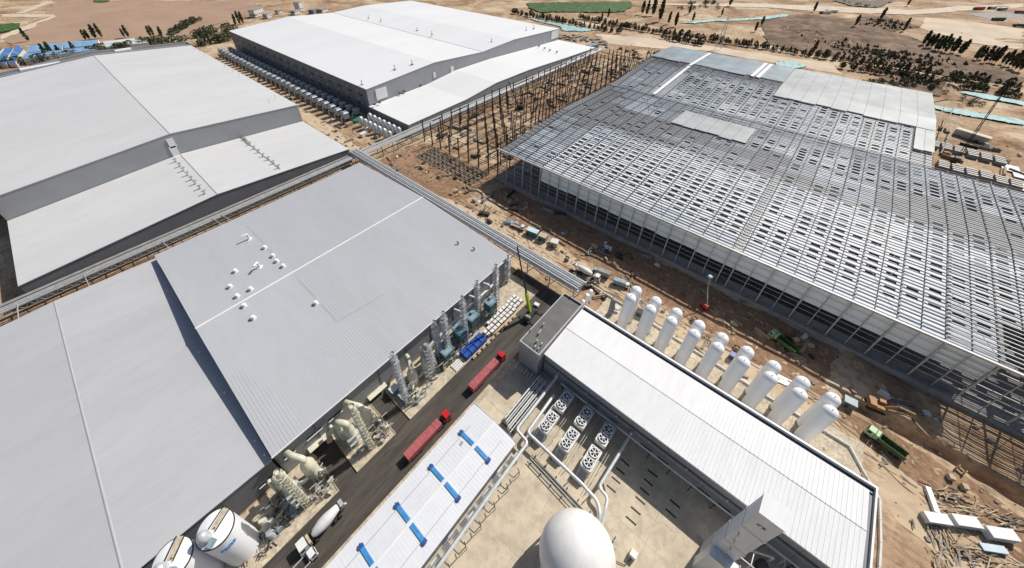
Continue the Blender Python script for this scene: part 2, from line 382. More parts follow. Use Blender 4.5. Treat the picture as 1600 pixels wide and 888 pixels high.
for (a, b) in (((573.8, 621.5), (601, 597.8)), ((480.4, 702), (516, 672))):
    (xa, za), (xb, zb) = at_y(*a, WY), at_y(*b, WY); z = (za + zb) / 2
    MB().extr([(WY + .1, z + .45), (WY - 1.6, z), (WY - 1.6, z - .15), (WY + .1, z - .25)], 'x', xa, xb).build('door_canopy', M['cream'], ch)
    d = MB().b2(xa + .5, xb - .5, WY - .16, WY + .1, 0, z - .4).build('roller_door', M['wall_dark'], ch)
# roof vents of the centre hall
def c_roof(px, py):
    p = at(px, py, 15.4)
    for _ in range(4):
        z = CR - abs(p.y - CYM) / (CYM - CY0) * (CR - CE); p = at(px, py, z)
    return p
vent_me = MB().lathe([(.55, 0), (.55, .7), (.95, .75), (1.0, 1.15), (.75, 1.55), (.1, 1.75)], n=12)
vent_me.b2(-.95, .95, -.95, .95, -.05, .22); vent_me = vent_me.mesh('roof_vent', M['trim_white'], True)
for q in ((368, 425), (360, 449), (371, 464), (382, 479), (396, 498), (414, 388), (427, 401), (433, 409), (443, 417), (392, 453), (494, 475)):
    p = c_roof(*q); inst('roof_vent', vent_me, ch, p, (.85, .85, .85), (0, 0, random.random()))
tp = MB().tube((0, 0, 0), (0, 0, 2.3), .42, 10); tp.b2(-1, 1, -.9, .9, -.05, .25); tp.path([(0, 0, 2.3), (0, 0, 3.0), (-2.2, .6, 3.0)], .40, 8); tp = tp.mesh('exhaust_pipe', M['trim_white'], True)
for q, rz in (((390, 374), .2), ((406, 418), .9)): inst('exhaust_pipe', tp, ch, c_roof(*q), rot=(0, 0, rz))
sm = MB().tube((0, 0, 0), (0, 0, 1.1), .28, 8).tube((0, 0, 1.0), (0, .7, 1.3), .3, 8).mesh('vent_pipe', M['dark_steel'])
for q in ((716, 382), (741, 391)): inst('vent_pipe', sm, ch, c_roof(*q))
for a, b in (((384, 352), (527, 503)), ((527, 503), (602, 459))):
    pa, pb = c_roof(*a), c_roof(*b); n = 6; mb = MB(); pts = [pa.lerp(pb, i / n) for i in range(n + 1)]
    for i in range(n + 1): pts[i].z = CR - abs(pts[i].y - CYM) / (CYM - CY0) * (CR - CE) + .12
    for i in range(n): mb.bar(pts[i], pts[i + 1], .05, .05)
    mb.build('conduit', M['wall_pale'], ch)
# ---- left hall (ridge along Y)
LX0, LX1, LY0, LY1, LE, LR, LXM = -75.5, -10.75, 72.6, 188.0, 11.3, 12.6, -42.6
lh = thing('factory_hall', 'plain pale grey flat-looking gable roof hall at the lower left corner', 'hall')
slope('roof_slope', 'y', LX0, LE, LXM, LR, LY0, LY1, M['roof_left'], lh)
slope('roof_slope', 'y', LXM, LR, LX1, LE, LY0, LY1, M['roof_left'], lh)
MB().extr([(LXM - .32, LR + .02), (LXM - .1, LR + .14), (LXM + .1, LR + .14), (LXM + .32, LR + .02)], 'y', LY0, LY1).build('ridge_cap', M['wall_pale'], lh)
n = 5; st = (LX1 - LX0 - .4) / n
wp2 = MB().box((0, 0, 0), (st - .1, .25, LE + .6)).mesh('wall_panel', M['wall_dark'])
for i in range(n): inst('wall_panel', wp2, lh, (LX0 + .2 + st * (i + .5), LY0 + .45, (LE - 1) / 2 - .1))
MB().b2(LX0 + .3, LX1 - .3, LY1 - .6, LY1 - .3, -1, LE - .2).build('back_wall', M['wall_grey'], lh)
wall_slot(lh, (404.7, 762), (428.4, 741), LY0 + .32)
kl = MB().tube((0, 0, 0), (0, 0, .5), .3, 8).box((0, 0, .55), (.5, .5, .25)).mesh('roof_drain', M['trim_white'])
for q in ((262, 455), (312, 552), (352, 615), (399, 690), (414, 712)): p = at(*q, LE); inst('roof_drain', kl, lh, (min(p.x, LX1 - .6), p.y, LE + .02))

def gable_hall(name, label, prof_hi, prof_lo, y0, y1, y2, mats, wall_l, wall_f, wall_step):
    # a high block y1..y2 and a low block y0..y1 in front of it, both with the given (x, z) roof profiles
    t = thing(name, label, 'hall')
    for prof, a0, a1, inset in ((prof_hi, y1, y2, 0), (prof_lo, y0, y1, .02)):
        for i in range(len(prof) - 1):
            (xa, za), (xb, zb) = prof[i], prof[i + 1]
            slope('roof_slope', 'y', xa, za, xb, zb, a0 - (0.25 if a0 == y1 else 0), a1 - (inset and .3), mats, t)
    for prof, yy, w_ in ((prof_hi, y1, wall_step), (prof_lo, y0 + .3, wall_f), (prof_hi, y2 - .5, wall_step)):
        nseg = len(prof) - 1
        for i in range(nseg):
            (xa, za), (xb, zb) = prof[i], prof[i + 1]
            k = max(1, round((xb - xa) / 25))
            for j in range(k):
                x0 = xa + (xb - xa) * j / k; x1 = xa + (xb - xa) * (j + 1) / k; z0 = za + (zb - za) * j / k; z1 = za + (zb - za) * (j + 1) / k
                MB().add([(x0, yy, -1), (x1, yy, -1), (x1, yy, z1 - .2), (x0, yy, z0 - .2), (x0, yy + .3, -1), (x1, yy + .3, -1), (x1, yy + .3, z1 - .2), (x0, yy + .3, z0 - .2)],
                         [(0, 1, 2, 3), (5, 4, 7, 6), (0, 4, 5, 1), (1, 5, 6, 2), (2, 6, 7, 3), (3, 7, 4, 0)]).build('wall_panel', w_, t)
    for prof, a0, a1 in ((prof_hi, y1 + .4, y2 - .6), (prof_lo, y0 + .7, y1 - .1)):
        for x, z, sgn in ((prof[0][0], prof[0][1], 1), (prof[-1][0], prof[-1][1], -1)):
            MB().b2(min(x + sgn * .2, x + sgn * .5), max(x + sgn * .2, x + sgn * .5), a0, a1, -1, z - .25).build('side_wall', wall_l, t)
    return t
# ---- west hall (upper left)
WHI = [(-52, 23.7), (24, 28.7), (98.4, 22.4)]; WLO = [(-52, 10.8), (23.4, 15.4), (98, 10.0)]
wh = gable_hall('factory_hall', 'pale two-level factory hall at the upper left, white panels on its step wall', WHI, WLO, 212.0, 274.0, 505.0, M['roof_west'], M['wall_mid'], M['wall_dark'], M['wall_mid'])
for prof, a0, a1 in ((WHI, 274, 505), (WLO, 212.2, 273.6)):
    x, z = prof[1]; MB().extr([(x - .3, z - .01), (x - .1, z + .16), (x + .1, z + .16), (x + .3, z - .01)], 'y', a0, a1).build('ridge_cap', M['wall_mid'], wh)
for a, b in (((259, 219), (277, 229)), ((263, 231), (283, 243))):
    (xa, za), (xb, zb) = at_y(*a, 273.7), at_y(*b, 273.7)
    MB().b2(min(xa, xb), max(xa, xb), 273.55, 273.95, min(za, zb), max(za, zb)).build('white_panel', M['trim_white'], wh)
def w_roof(px, py):
    p = at(px, py, 14)
    for _ in range(5):
        z = 15.4 - abs(p.x - 23.4) * (.0715 if p.x > 23.4 else .061); p = at(px, py, z)
    return p
tv = MB().tube((0, 0, 0), (0, 0, 1.8), .3, 8).box((0, 0, 2.0), (2.0, .7, .6)).box((0, 0, .15), (1.4, 1.4, .35)).mesh('roof_vent', M['pale_steel'])
for q in ((275, 253), (282, 260), (287.5, 267), (294, 274), (300, 281), (306, 287.5), (313, 295), (320.5, 303), (383, 219), (391, 227), (398, 233), (405, 238.5), (412, 245), (420, 250), (428, 256), (436, 263)):
    inst('roof_vent', tv, wh, w_roof(*q))
pts = [w_roof(q, r_) + Vector((0, 0, .35)) for q, r_ in ((376, 213), (391, 227), (405, 238.5), (420, 250), (438, 265))]
MB().path(pts, .16, 6).build('vent_pipe', M['pale_steel'], wh)
mb = MB(); a, b = Vector(w_roof(375, 212)), Vector(w_roof(390, 226)); a.z += .5; b.z += .5
for s in (-.8, .8): mb.bar(a + Vector((s, 0, 0)), b + Vector((s, 0, 0)), .15, .3)
for i in range(9): q = a.lerp(b, i / 8); mb.bar(q + Vector((-.8, 0, 0)), q + Vector((.8, 0, 0)), .12)
mb.build('ladder', M['dark_steel'], wh)
pv = MB().tube((0, 0, 0), (0, 0, 3.2), .12, 6).mesh('vent_pipe', M['wall_mid'])
for q in ((305, 79), (313, 83), (320, 88), (352, 106), (365, 114), (374, 119), (431, 155), (421, 161)):
    p = at(*q, 23.5); inst('vent_pipe', pv, wh, p)
# parapet gallery behind the west hall
gl = thing('roof_gallery', 'long narrow dark gutter gallery with white hatches behind the upper left roof', 'gallery')
for (xa, za), (xb, zb) in ((WHI[0], WHI[1]), (WHI[1], WHI[2])):
    MB().extr([(xa, za + .2), (xb, zb + .2), (xb, -1), (xa, -1)], 'y', 505.6, 515).build('gallery_body', M['wall_dark'], gl)
    for y, dz in ((505.4, .9), (514.0, 1.8)): MB().extr([(xa, za + dz), (xb, zb + dz), (xb, zb + .1), (xa, za + .1)], 'y', y, y + .9).build('parapet', M['wall_pale'], gl)
MB().b2(98.0, 99.2, 505.4, 515, -1, 24.2).build('parapet', M['wall_pale'], gl)
for x0, x1, zz in ((-24, 6, 26.5), (40, 52, 27.6)): MB().b2(x0, x1, 506.8, 513.4, zz - 2, zz + .9).build('hatch_cover', M['trim_white'], gl)
# ---- north hall (top centre)
NHI = [(146.5, 22.6), (216, 26.6), (276, 22.4), (325, 24.4), (408, 20.2)]
NLO = [(145.5, 9.2), (204, 10.3), (240, 13.8), (285, 13.4), (345, 10.3), (408, 7.6)]
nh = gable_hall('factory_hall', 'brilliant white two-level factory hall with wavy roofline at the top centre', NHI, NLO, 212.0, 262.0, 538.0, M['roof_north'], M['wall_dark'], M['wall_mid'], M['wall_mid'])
for i in (2,): MB().b2(NHI[i][0] - .4, NHI[i][0] + .4, 262, 538, NHI[i][1] - .3, NHI[i][1] + .1).build('valley_gutter', M['wall_grey'], nh)
for a, b in (((586, 141), (606, 151)), ((677, 114), (681, 121)), ((704, 105), (709, 112)), ((862, 50), (872, 58))):
    (xa, za), (xb, zb) = at_y(*a, 261.7), at_y(*b, 261.7)
    MB().b2(min(xa, xb), max(xa, xb), 261.55, 261.95, min(za, zb), max(za, zb)).build('white_panel', M['trim_white'], nh)
# openings of the shaded long wall
ow = MB().box((0, 0, 0), (.2, 5.5, 1.2)).mesh('window', M['black']); os_ = MB().box((0, 0, 0), (.2, 1.0, .9)).mesh('vent_cover', M['trim_white'])
for i in range(17):
    y = 272 + i * 15.5
    inst('window', ow, nh, (146.66, y, 15.5)); inst('window', ow, nh, (146.66, y + 6, 8))
    for dz in (11.5, 17.8): inst('vent_cover', os_, nh, (146.64, y + 5 + random.uniform(-1, 1), dz))
pil = MB().box((0, 0, 0), (.35, .5, 21.5)).mesh('pilaster', M['wall_mid'])
for i in range(18): inst('pilaster', pil, nh, (146.6, 264.3 + i * 15.5, 10.7))
pn = MB().tube((0, 0, 0), (0, 0, 4), .3, 6).box((0, 0, .2), (2, 2, .5)).mesh('vent_pipe', M['wall_mid'])
for q, z in (((576, 29), 24), ((595, 33), 24), ((652, 48), 23), ((675, 55), 24), ((768, 66), 23.4), ((617, 109), 25), ((644, 101), 26), ((566, 133), 22.6), ((822, 48), 22), ((834, 45), 22)):
    inst('vent_pipe', pn, nh, at(*q, z))
rv = MB().box((0, 0, .5), (1.6, 1.6, 1.0)).mesh('roof_vent', M['dark_steel'])
for q in ((585, 164), (593, 161), (657, 134), (672, 128), (684, 122), (690, 121), (625, 147), (632, 144), (745, 104), (755, 99), (765, 96), (699, 123), (708, 126), (716, 129), (725, 132), (734, 135), (743, 138), (833, 70), (842, 73), (851, 76), (859, 79), (870, 82)):
    inst('roof_vent', rv, nh, at(*q, 11))

# ---- white building with annex (lower right of the middle)
EX0, EX1, EY0, EY1, EXM = 64.0, 89.6, -50.6, 35.2, 76.6
eb = thing('process_building', 'long brilliant white ribbed roof building beside the row of white tanks', 'building')
a1_ = slope('roof_slope', 'y', EX0 - .4, 12.0, EXM, 12.55, EY0 + 1.5, EY1, M['roof_white'], eb)
a2_ = slope('roof_slope', 'y', EXM, 12.55, 87.6, 12.1, EY0 + 1.5, EY1, M['roof_white'], eb)
ribs('y', EX0 - .4, 12.0, EXM - .2, 12.54, EY0 + 1.5, EY1, 1.0, .18, .09, M['roof_white'], a1_)
ribs('y', EXM + .2, 12.54, 87.6, 12.1, EY0 + 1.5, EY1, 1.0, .18, .09, M['roof_white'], a2_)
MB().extr([(EXM - .12, 12.55), (EXM, 12.63), (EXM + .12, 12.55)], 'y', EY0 + 1.5, EY1).build('ridge_cap', M['wall_mid'], eb)
MB().b2(87.6, 89.0, EY0 + .4, EY1, 11.2, 11.5).build('gutter', M['gutter'], eb)
MB().b2(89.0, 89.6, EY0, EY1, 0, 12.5).build('parapet', M['trim_white'], eb)
MB().b2(EX0 + .1, 89.0, EY0, EY0 + .4, 0, 12.5).build('parapet', M['trim_white'], eb)
MB().b2(87.0, 87.6, EY0 + 1.6, EY1, 11.0, 11.75).build('gutter_side', M['wall_dark'], eb)
MB().b2(EX0 + .1, 87.0, EY0 + .4, EY0 + 1.5, 11.2, 11.5).build('gutter', M['wall_dark'], eb)
n = 8; st = (EY1 - EY0 - .5) / n
wq = MB().box((0, 0, 0), (.3, st - .08, 12.4)).mesh('wall_panel', M['wall_grey'])
for i in range(n): inst('wall_panel', wq, eb, (EX0 + .3, EY0 + .4 + st * (i + .5), 5.5))
MB().b2(EX0 - .35, EX0 + .14, EY0 + .4, EY1 - .1, 7.3, 7.9).build('ledge', M['wall_dark'], eb)
MB().b2(EX0 - .45, EX0 - .1, EY0 + .4, EY1 - .1, 11.62, 11.9).build('eave_gutter', M['trim_white'], eb)
fl = MB().box((0, 0, 0), (.3, .3, .3)).mesh('wall_light', M['trim_white'])
for i in range(8): inst('wall_light', fl, eb, (EX0 - .5, EY0 + 6 + i * 10.5, 8.0))
lv = MB().box((0, 0, 0), (.3, 3.2, 1.6)).mesh('louvre_window', M['black'])
for q in ((1006, 706), (1033, 724), (1096, 773), (1125, 800)):
    y, z = at_x(*q, EX0); inst('louvre_window', lv, eb, (EX0 + .1, y, max(2, z)))
ax = thing('annex', 'dark grey flat roof annex with pale parapet joined to the white building', 'building')
AX0, AX1, AY0, AY1 = 60.9, 88.4, 35.45, 43.7
MB().b2(AX0 + .1, AX1 - .1, AY0 + .1, AY1 - .1, -1, 13.2).build('wall', M['wall_mid'], ax)
rf = MB().b2(AX0 + .4, AX1 - .4, AY0 + .4, AY1 - .4, 13.2, 13.35).build('roof', M['slate'], ax)
mb = MB()
for i in range(9): y = AY0 + .8 + i * .82; mb.b2(AX0 + 1, AX1 - 1 - random.random() * 3, y, y + .10, 13.35, 13.45)
mb.build('roof_battens', M['slate'], rf)
for b_ in ((AX0, AX0 + .4, AY0, AY1), (AX1 - .4, AX1, AY0, AY1), (AX0 + .4, AX1 - .4, AY0, AY0 + .4), (AX0 + .4, AX1 - .4, AY1 - .4, AY1)):
    MB().b2(*b_, 13.0, 14.1).build('parapet', M['wall_pale'], ax)
gv = MB().path([(0, 0, 0), (0, 0, .9), (.5, 0, .9), (.5, 0, .5)], .13, 6).mesh('vent_pipe', M['galv'])
for q in ((848, 510), (843, 521), (841, 524), (845, 541), (828, 519), (835, 545), (840, 548), (838, 536), (891, 466)): inst('vent_pipe', gv, ax, at(*q, 13.4), scale=(1.5, 1.5, 1.3))
sheet_p = MB().box((0, 0, 0), (3.6, 2.2, .03)).mesh('standing_water', M['concrete_grey'])

# ---- small hall with blue skylights
sh = thing('small_hall', 'low white roof hall with blue skylight bars beside the red trucks', 'hall')
SX0, SX1, SY0, SY1, SYM = -60, 38.4, 26.7, 43.8, 35.1
b1_ = slope('roof_slope', 'x', SY0, 5.2, SYM, 6.2, SX0, SX1, M['roof_small'], sh, .2)
b2_ = slope('roof_slope', 'x', SYM, 6.2, SY1, 5.2, SX0, SX1, M['roof_small'], sh, .2)
ribs('x', SY0, 5.2, SYM, 6.2, SX0, SX1, .95, .07, .05, M['roof_small'], b1_); ribs('x', SYM, 6.2, SY1, 5.2, SX0, SX1, .95, .07, .05, M['roof_small'], b2_)
MB().extr([(SYM - .28, 6.2), (SYM, 6.32), (SYM + .28, 6.2)], 'x', SX0, SX1 + .05).build('ridge_cap', M['trim_white'], sh)
MB().b2(SX0, SX1 - .3, SY0 + .4, SY1 - .4, -.5, 5.0).build('wall', M['wall_grey'], sh)
MB().b2(SX1, SX1 + .35, SY0, SY1, 4.6, 5.3).build('end_gutter', M['grey_blue'], sh)
for cxp, cyp in ((742, 697), (694, 752.5), (641, 817), (586, 888), (525, 960)):
    X = at(cxp, cyp, 6.2).x
    for s in (-1, 1):
        u0, u1 = SYM + s * .55, SYM + s * 5.3; z0, z1 = 6.2 - .55 / 8.5, 6.2 - 5.3 / 8.5
        k = MB().extr([(u0, z0 + .3), (u1, z1 + .3), (u1, z1), (u0, z0)], 'x', X - .55, X + .55).build('skylight', M['skylight'], sh)
        MB().extr([(u0, z0 + .34), ((u0 + u1) / 2, (z0 + z1) / 2 + .34), ((u0 + u1) / 2 + .05 * s, (z0 + z1) / 2), (u0, z0)], 'x', X - .03, X + .03).build('seam', M['fan_blue'], k)
        MB().box((X, SYM + s * 5.5, 6.2 - 5.5 / 8.5 + .3), (1.3, .8, .7)).tube((X, SYM + s * 5.8, 5.9), (X, SYM + s * 5.95, 6.3), .3, 8).build('fan_housing', M['fan_blue'], k)
for s in (-1, 1): y = SYM + s * 4.9; MB().bar((SX0, y, 6.2 - 4.9 / 8.5 + .08), (36 if s < 0 else 33, y, 6.2 - 4.9 / 8.5 + .08), .07, .07).build('conduit', M['wall_dark'], sh)
p = at(721, 693, 5.8); MB().box((p.x, p.y, p.z), (1.2, .8, .3), .2).build('roof_hatch', M['wall_mid'], sh)

# ================================================================== STEEL FRAME BUILDING (right)
FP = [(146.0, 20.8), (211.0, 25.4), (276.0, 23.0), (340.0, 27.0), (402.0, 24.8)]
def zF(x):
    for (xa, za), (xb, zb) in zip(FP, FP[1:]):
        if x <= xb: return za + (zb - za) * (x - xa) / (xb - xa)
    return FP[-1][1]
FY0, FYN, FY1 = -132.0, -57.5, 128.0
fb = thing('steel_frame_building', 'huge unfinished steel roof frame of purlins over a white deck, on the right', 'building')
MB().b2(150, 276, FY0, FY1, -.6, .4).build('floor_slab', M['concrete_grey'], fb)
MB().b2(276.02, 402, FYN, FY1, -.6, .4).build('floor_slab', M['concrete_grey'], fb)
MB().b2(144.6, 149.98, -72, FY1, -1, 2.0).build('plinth', M['concrete_grey'], fb)
MB().b2(144.6, 149.98, FY0, -72.05, -1, 1.2).build('plinth', M['concrete_grey'], fb)
BAY = 11.85
ys_main = [2.6 + BAY * i for i in range(1, 11)] + [2.6, -1.2] + [-1.2 - BAY * i for i in range(1, 12)]
ys_main = sorted(y for y in ys_main if FY0 <= y <= FY1)
def rafter_mesh(x1, depth, wd, mname):
    pts = [(x, z) for x, z in FP if x < x1] + [(x1, zF(x1))]
    prof = [(x, z) for x, z in pts] + [(x, z - depth) for x, z in reversed(pts)]
    mb = MB(); k = len(pts)
    v = [(x, s * wd / 2, z) for s in (-1, 1) for x, z in prof]; n = 2 * k
    fs = []
    for i in range(k - 1):
        a, b, c, d = i, i + 1, n - 2 - i, n - 1 - i
        fs += [(a, b, c, d), (d + n, c + n, b + n, a + n), (a, a + n, b + n, b), (d, c, c + n, d + n)]
    fs += [(0, n - 1, 2 * n - 1, n), (k - 1, k - 1 + n, k + n, k)]
    return mb.add(v, fs).mesh(mname, M['purlin'])
rl, rs = rafter_mesh(402, 1.2, .42, 'rafter'), rafter_mesh(276, 1.2, .42, 'rafter')
tl, ts = rafter_mesh(402, .45, .16, 'roof_tie'), rafter_mesh(276, .45, .16, 'roof_tie')
for y in ys_main: inst('rafter', rl if y > FYN else rs, fb, (0, y, -.1))
for a, b in zip(ys_main, ys_main[1:]):
    if b - a > 6: inst('roof_tie', tl if (a + b) / 2 > FYN else ts, fb, (0, (a + b) / 2, -.02))
ub = MB().box((0, 0, 0), (1, 1, 1)); ub_p = ub.mesh('purlin', M['purlin']); ub_d = ub.mesh('beam', M['dark_steel']); ub_l = ub.mesh('column', M['pale_steel'])
x = 146.6; i = 0
while x < 402:
    y0 = FY0 if x < 276 else FYN; thick = i % 2 == 0
    inst('purlin', ub_p, fb, (x, (y0 + FY1) / 2, zF(x) + .2), (.30 if thick else .14, FY1 - y0, .30 if thick else .16)); x += 1.9; i += 1
inst('eave_beam', ub_l, fb, (145.9, (FY0 + FY1) / 2, 20.9), (.7, FY1 - FY0, .8))
# near end (below the picture's right edge) the purlins stand in pale primer
ub_w = ub.mesh('girt', M['pale_steel'])
for k in range(26): x = 148 + k * 1.9; inst('girt', ub_w, fb, (x, -96, zF(x) + .55), (.26, 70, .26))
for z in (5.5, 8, 10.5, 14.5, 18): inst('girt', ub_l, fb, (146.3, (-60 + FY1) / 2, z), (.12, FY1 + 60, .16))
for z in (5.5, 8, 10.5, 13, 15.5, 18): inst('girt', ub_w, fb, (146.3, -96, z), (.2, 71.5, .28))
for y in ys_main:
    inst('column', ub_l, fb, (146.0, y, 11), (.55, .45, 19.6))
    for xx in (176, 211, 243, 276) + ((308, 340, 372, 401.5) if y > FYN else ()):
        inst('column', ub_d, fb, (xx, y, zF(xx) / 2), (.5, .5, zF(xx) - 1.4))
for a, b in zip(ys_main, ys_main[1:]):
    if b - a > 6: inst('wind_post', ub_l, fb, (146.05, (a + b) / 2, 11), (.26, .26, 19.2))
# low infill panels on the plinth edge
lp = MB().box((0, 0, 0), (.3, 1, 2.6)).mesh('infill_panel', M['wall_dark'])
for a, b in zip(ys_main, ys_main[1:]):
    if b - a > 6 and a > -75: inst('infill_panel', lp, fb, (147.0, (a + b) / 2, 3.3), (1, b - a - .6, 1))
# diagonal bracing in the roof plane
for y in (-120, -96, -72, -48, -24, 9, 33, 57, 81, 105):
    for x0 in (150, 176, 211, 243):
        for dx, a, b in ((26, 0, BAY), (26, BAY, 0)):
            if random.random() < .6: MB().bar((x0, y + a, zF(x0) - .5), (x0 + 25, y + b, zF(x0 + 25) - .5), .16, .16).build('brace', M['dark_steel'], fb)
# roof lining under the purlins: sheets of several tints, pierced by rows of openings still to be glazed
LIN = [mat('lining_white', (.72, .75, .775), .6, var=.06, scale=.3), mat('lining_pale_blue', (.53, .59, .645), .55, var=.08, scale=.3),
       mat('lining_blue_grey', (.37, .42, .47), .55, var=.10, scale=.3), mat('lining_grey', (.25, .265, .285), .55, var=.12, scale=.3)]
def tint(x, y):
    v = 1.15 + 1.7 * noise.noise(Vector((x * .022, y * .022, 5.1))) + random.uniform(-.55, .55)
    if x < 211: v -= (1.25 if -45 < y < 92 else .9) * sstep(148, 158, x) * sstep(210, 200, x)
    if 209 < x < 240: v += 1.5
    if y > 88: v += 1.6 * sstep(88, 104, y)
    if y < -45 and x < 211: v += .35
    if 276 < x < 340 and y < 80: v -= .6
    if 240 < x < 276 and y < 60: v += .4
    if x > 338: v += 1.2
    return max(0, min(3, int(round(v))))
def lining(x0, x1, a, b, p_hole, cell=4.1, dz=-.45):
    mb = MB(); n = max(1, round((x1 - x0) / cell)); ay = [a + (b - a) * .25, a + (b - a) * .75]; mi = []
    def q(xa, xb, ya, yb):
        if yb - ya < .01: return
        k = len(mb.f); mb.extr([(xa, zF(xa) + dz), (xb, zF(xb) + dz), (xb, zF(xb) + dz - .12), (xa, zF(xa) + dz - .12)], 'y', ya, yb); mi.extend([ti] * (len(mb.f) - k))
    for i in range(n):
        xa, xb = x0 + (x1 - x0) * i / n, x0 + (x1 - x0) * (i + 1) / n; ti = tint((xa + xb) / 2, (a + b) / 2)
        cuts = [(c - 1.6, c + 1.6) for c in ay if random.random() < p_hole] if b - a > 6 and xa > 153 else []
        if cuts:
            ha, hb = xa + 1.15, xb - 1.15; q(xa, ha, a, b); q(hb, xb, a, b); yy = a
            for c0, c1 in cuts: q(ha, hb, yy, c0); yy = c1
            q(ha, hb, yy, b)
        else: q(xa, xb, a, b)
    me = mb.mesh('roof_lining', LIN)
    me.polygons.foreach_set('material_index', mi); inst('roof_lining', me, fb)
for bi, (a, b) in enumerate(zip(ys_main, ys_main[1:])):
    a_, b_ = a + .03, b - .03
    x0 = 147.4 if a > -74 else 163 + 4.1 * (bi % 3)
    lining(x0, 211, a_, b_, .12 if b > 106 else .82); lining(211, 236, a_, b_, .12); lining(236, 276, a_, b_, .15 if b > 66 else .55)
    if a >= FYN: lining(276.3, 340, a_, b_, .65 if b < 86 else .1); lining(340, 356, a_, b_, .1)
# opaque sheet added below the lining, blocks sun so openings and ground stay dark
for x0, x1, y0, y1 in ((147.4, 211, -74, FY1 - 1), (211, 276, FY0, FY1 - 1), (276.3, 340, FYN, FY1 - 1), (340, 356, FYN, FY1 - 1)):
    MB().extr([(x0, zF(x0) - 1.0), (x1, zF(x1) - 1.0), (x1, zF(x1) - 1.1), (x0, zF(x0) - 1.1)], 'y', y0, y1).build('sun_block_sheet', M['wall_grey'], fb)
# pale cladding on the upper part of the long wall
M['clad'] = mat('wall_cladding_pale_aqua', (.84, .92, .93), .35, var=.04, scale=.15)
for a, b in zip(ys_main, ys_main[1:]):
    if b < 106 and a > -74:
        n = 2 if b - a > 6 else 1
        for k in range(n):
            y0, y1 = a + (b - a) * k / n, a + (b - a) * (k + 1) / n
            MB().b2(147.0, 147.15, y0 + .05, y1 - .05, 11.6 + (.5 if random.random() < .15 else 0), 20.2).build('cladding_panel', M['clad'], fb)
# roof areas already sheeted or lined
def roof_sheet(name, x0, x1, y0, y1, mat_, dz=.45, th=.1):
    xs = [x0] + [p[0] for p in FP if x0 < p[0] < x1] + [x1]
    mb = MB()
    for a, b in zip(xs, xs[1:]): mb.extr([(a, zF(a) + dz), (b, zF(b) + dz), (b, zF(b) + dz - th), (a, zF(a) + dz - th)], 'y', y0, y1)
    return mb.build(name, mat_, fb)
def sheets(name, x0, x1, y0, y1, mat_, dz=.45, ragged=0.0, step=BAY):
    y = y0
    while y < y1 - .1:
        yb = min(y + step, y1); roof_sheet(name, x0 + random.random() * ragged, x1, y + .06, yb - .06, mat_, dz); y = yb
sheets('roof_sheet', 352, 402.4, 26, 128.3, M['deck_blue'], ragged=3, step=12.8)
sheets('roof_sheet', 322, 402.4, -57.6, 25.9, M['deck_pale'], ragged=1.5, step=8.4)
sheets('roof_sheet', 292, 321.5, -57.6, -49, M['deck_pale'], ragged=3, step=4.3)
sheets('roof_sheet', 236, 262, 22, 64, M['deck_pale'], ragged=2, step=7)
wst = MB().box((0, 0, 0), (1, 2.4, .12)).mesh('skylight_strip', M['trim_white'])
for (xa, xb, y) in ((277, 345, 92), (347, 401, 92.5), (352, 401, 47), (352, 401, 43)):
    za, zb = zF(xa) + .65, zF(xb) + .65
    inst('skylight_strip', wst, fb, ((xa + xb) / 2, y, (za + zb) / 2), (xb - xa, 1, 1), (0, -math.atan2(zb - za, xb - xa), 0))
inst('expansion_strip', ub.mesh('expansion_strip', M['deck_pale']), fb, (178.5, .7, 23.1), (65, 2.2, .2), (0, -math.atan2(4.6, 65), 0))
inst('expansion_strip', ub.mesh('expansion_strip', M['deck_pale']), fb, (276, 35, 23.35), (.8, 185, .25))
pg = at(835, 206, 21)
# ---- forest of erected columns between the north hall and the steel frame
ff = thing('column_frame', 'forest of dark bare steel columns and ties between the steel roof and the white hall', 'steel frame')
ub_r = ub.mesh('column', M['rust_steel'])
ygrid = [137.5, 146, 155, 164, 173, 182, 190.5, 199]; xgrid = [148 + 9.0 * i for i in range(29)]
for j, y in enumerate(ygrid):
    for i, x in enumerate(xgrid):
        if random.random() < .08 or (j > 5 and x > 380): continue
        h = (17 if j < 2 else 14.5) + random.uniform(-1.5, 2.5)
        inst('column', ub_r, ff, (x, y, h / 2 - .3), (.62, .62, h + .6))
for j, y in enumerate(ygrid):
    for i in range(len(xgrid) - 1):
        if random.random() < (1 if j < 3 else .8): inst('tie_beam', ub_r, ff, (xgrid[i] + 4.5, y, 12.2 + random.choice((0, 0, -5))), (9.0, .3, .4))
for i, x in enumerate(xgrid):
    for j in range(7):
        if random.random() < (1 if i == 0 else .85): inst('tie_beam', ub_r, ff, (x, (ygrid[j] + ygrid[j + 1]) / 2, random.choice((6.5, 12.6))), (.3, ygrid[j + 1] - ygrid[j], .3))
# the braced bay at the left end of the big frame
for x in (147.5, 159, 171, 183):
    for y in (129.5, 137):
        inst('column', ub_r, ff, (x, y, 9.5), (.5, .5, 19.5))
    inst('tie_beam', ub_r, ff, (x, 133.2, 19), (.3, 8, .4)); inst('tie_beam', ub_r, ff, (x, 133.2, 12), (.25, 8, .3))
for z in (12, 15.5, 19.1): inst('tie_beam', ub_r, ff, (165, 137.3, z), (36, .25, .35))

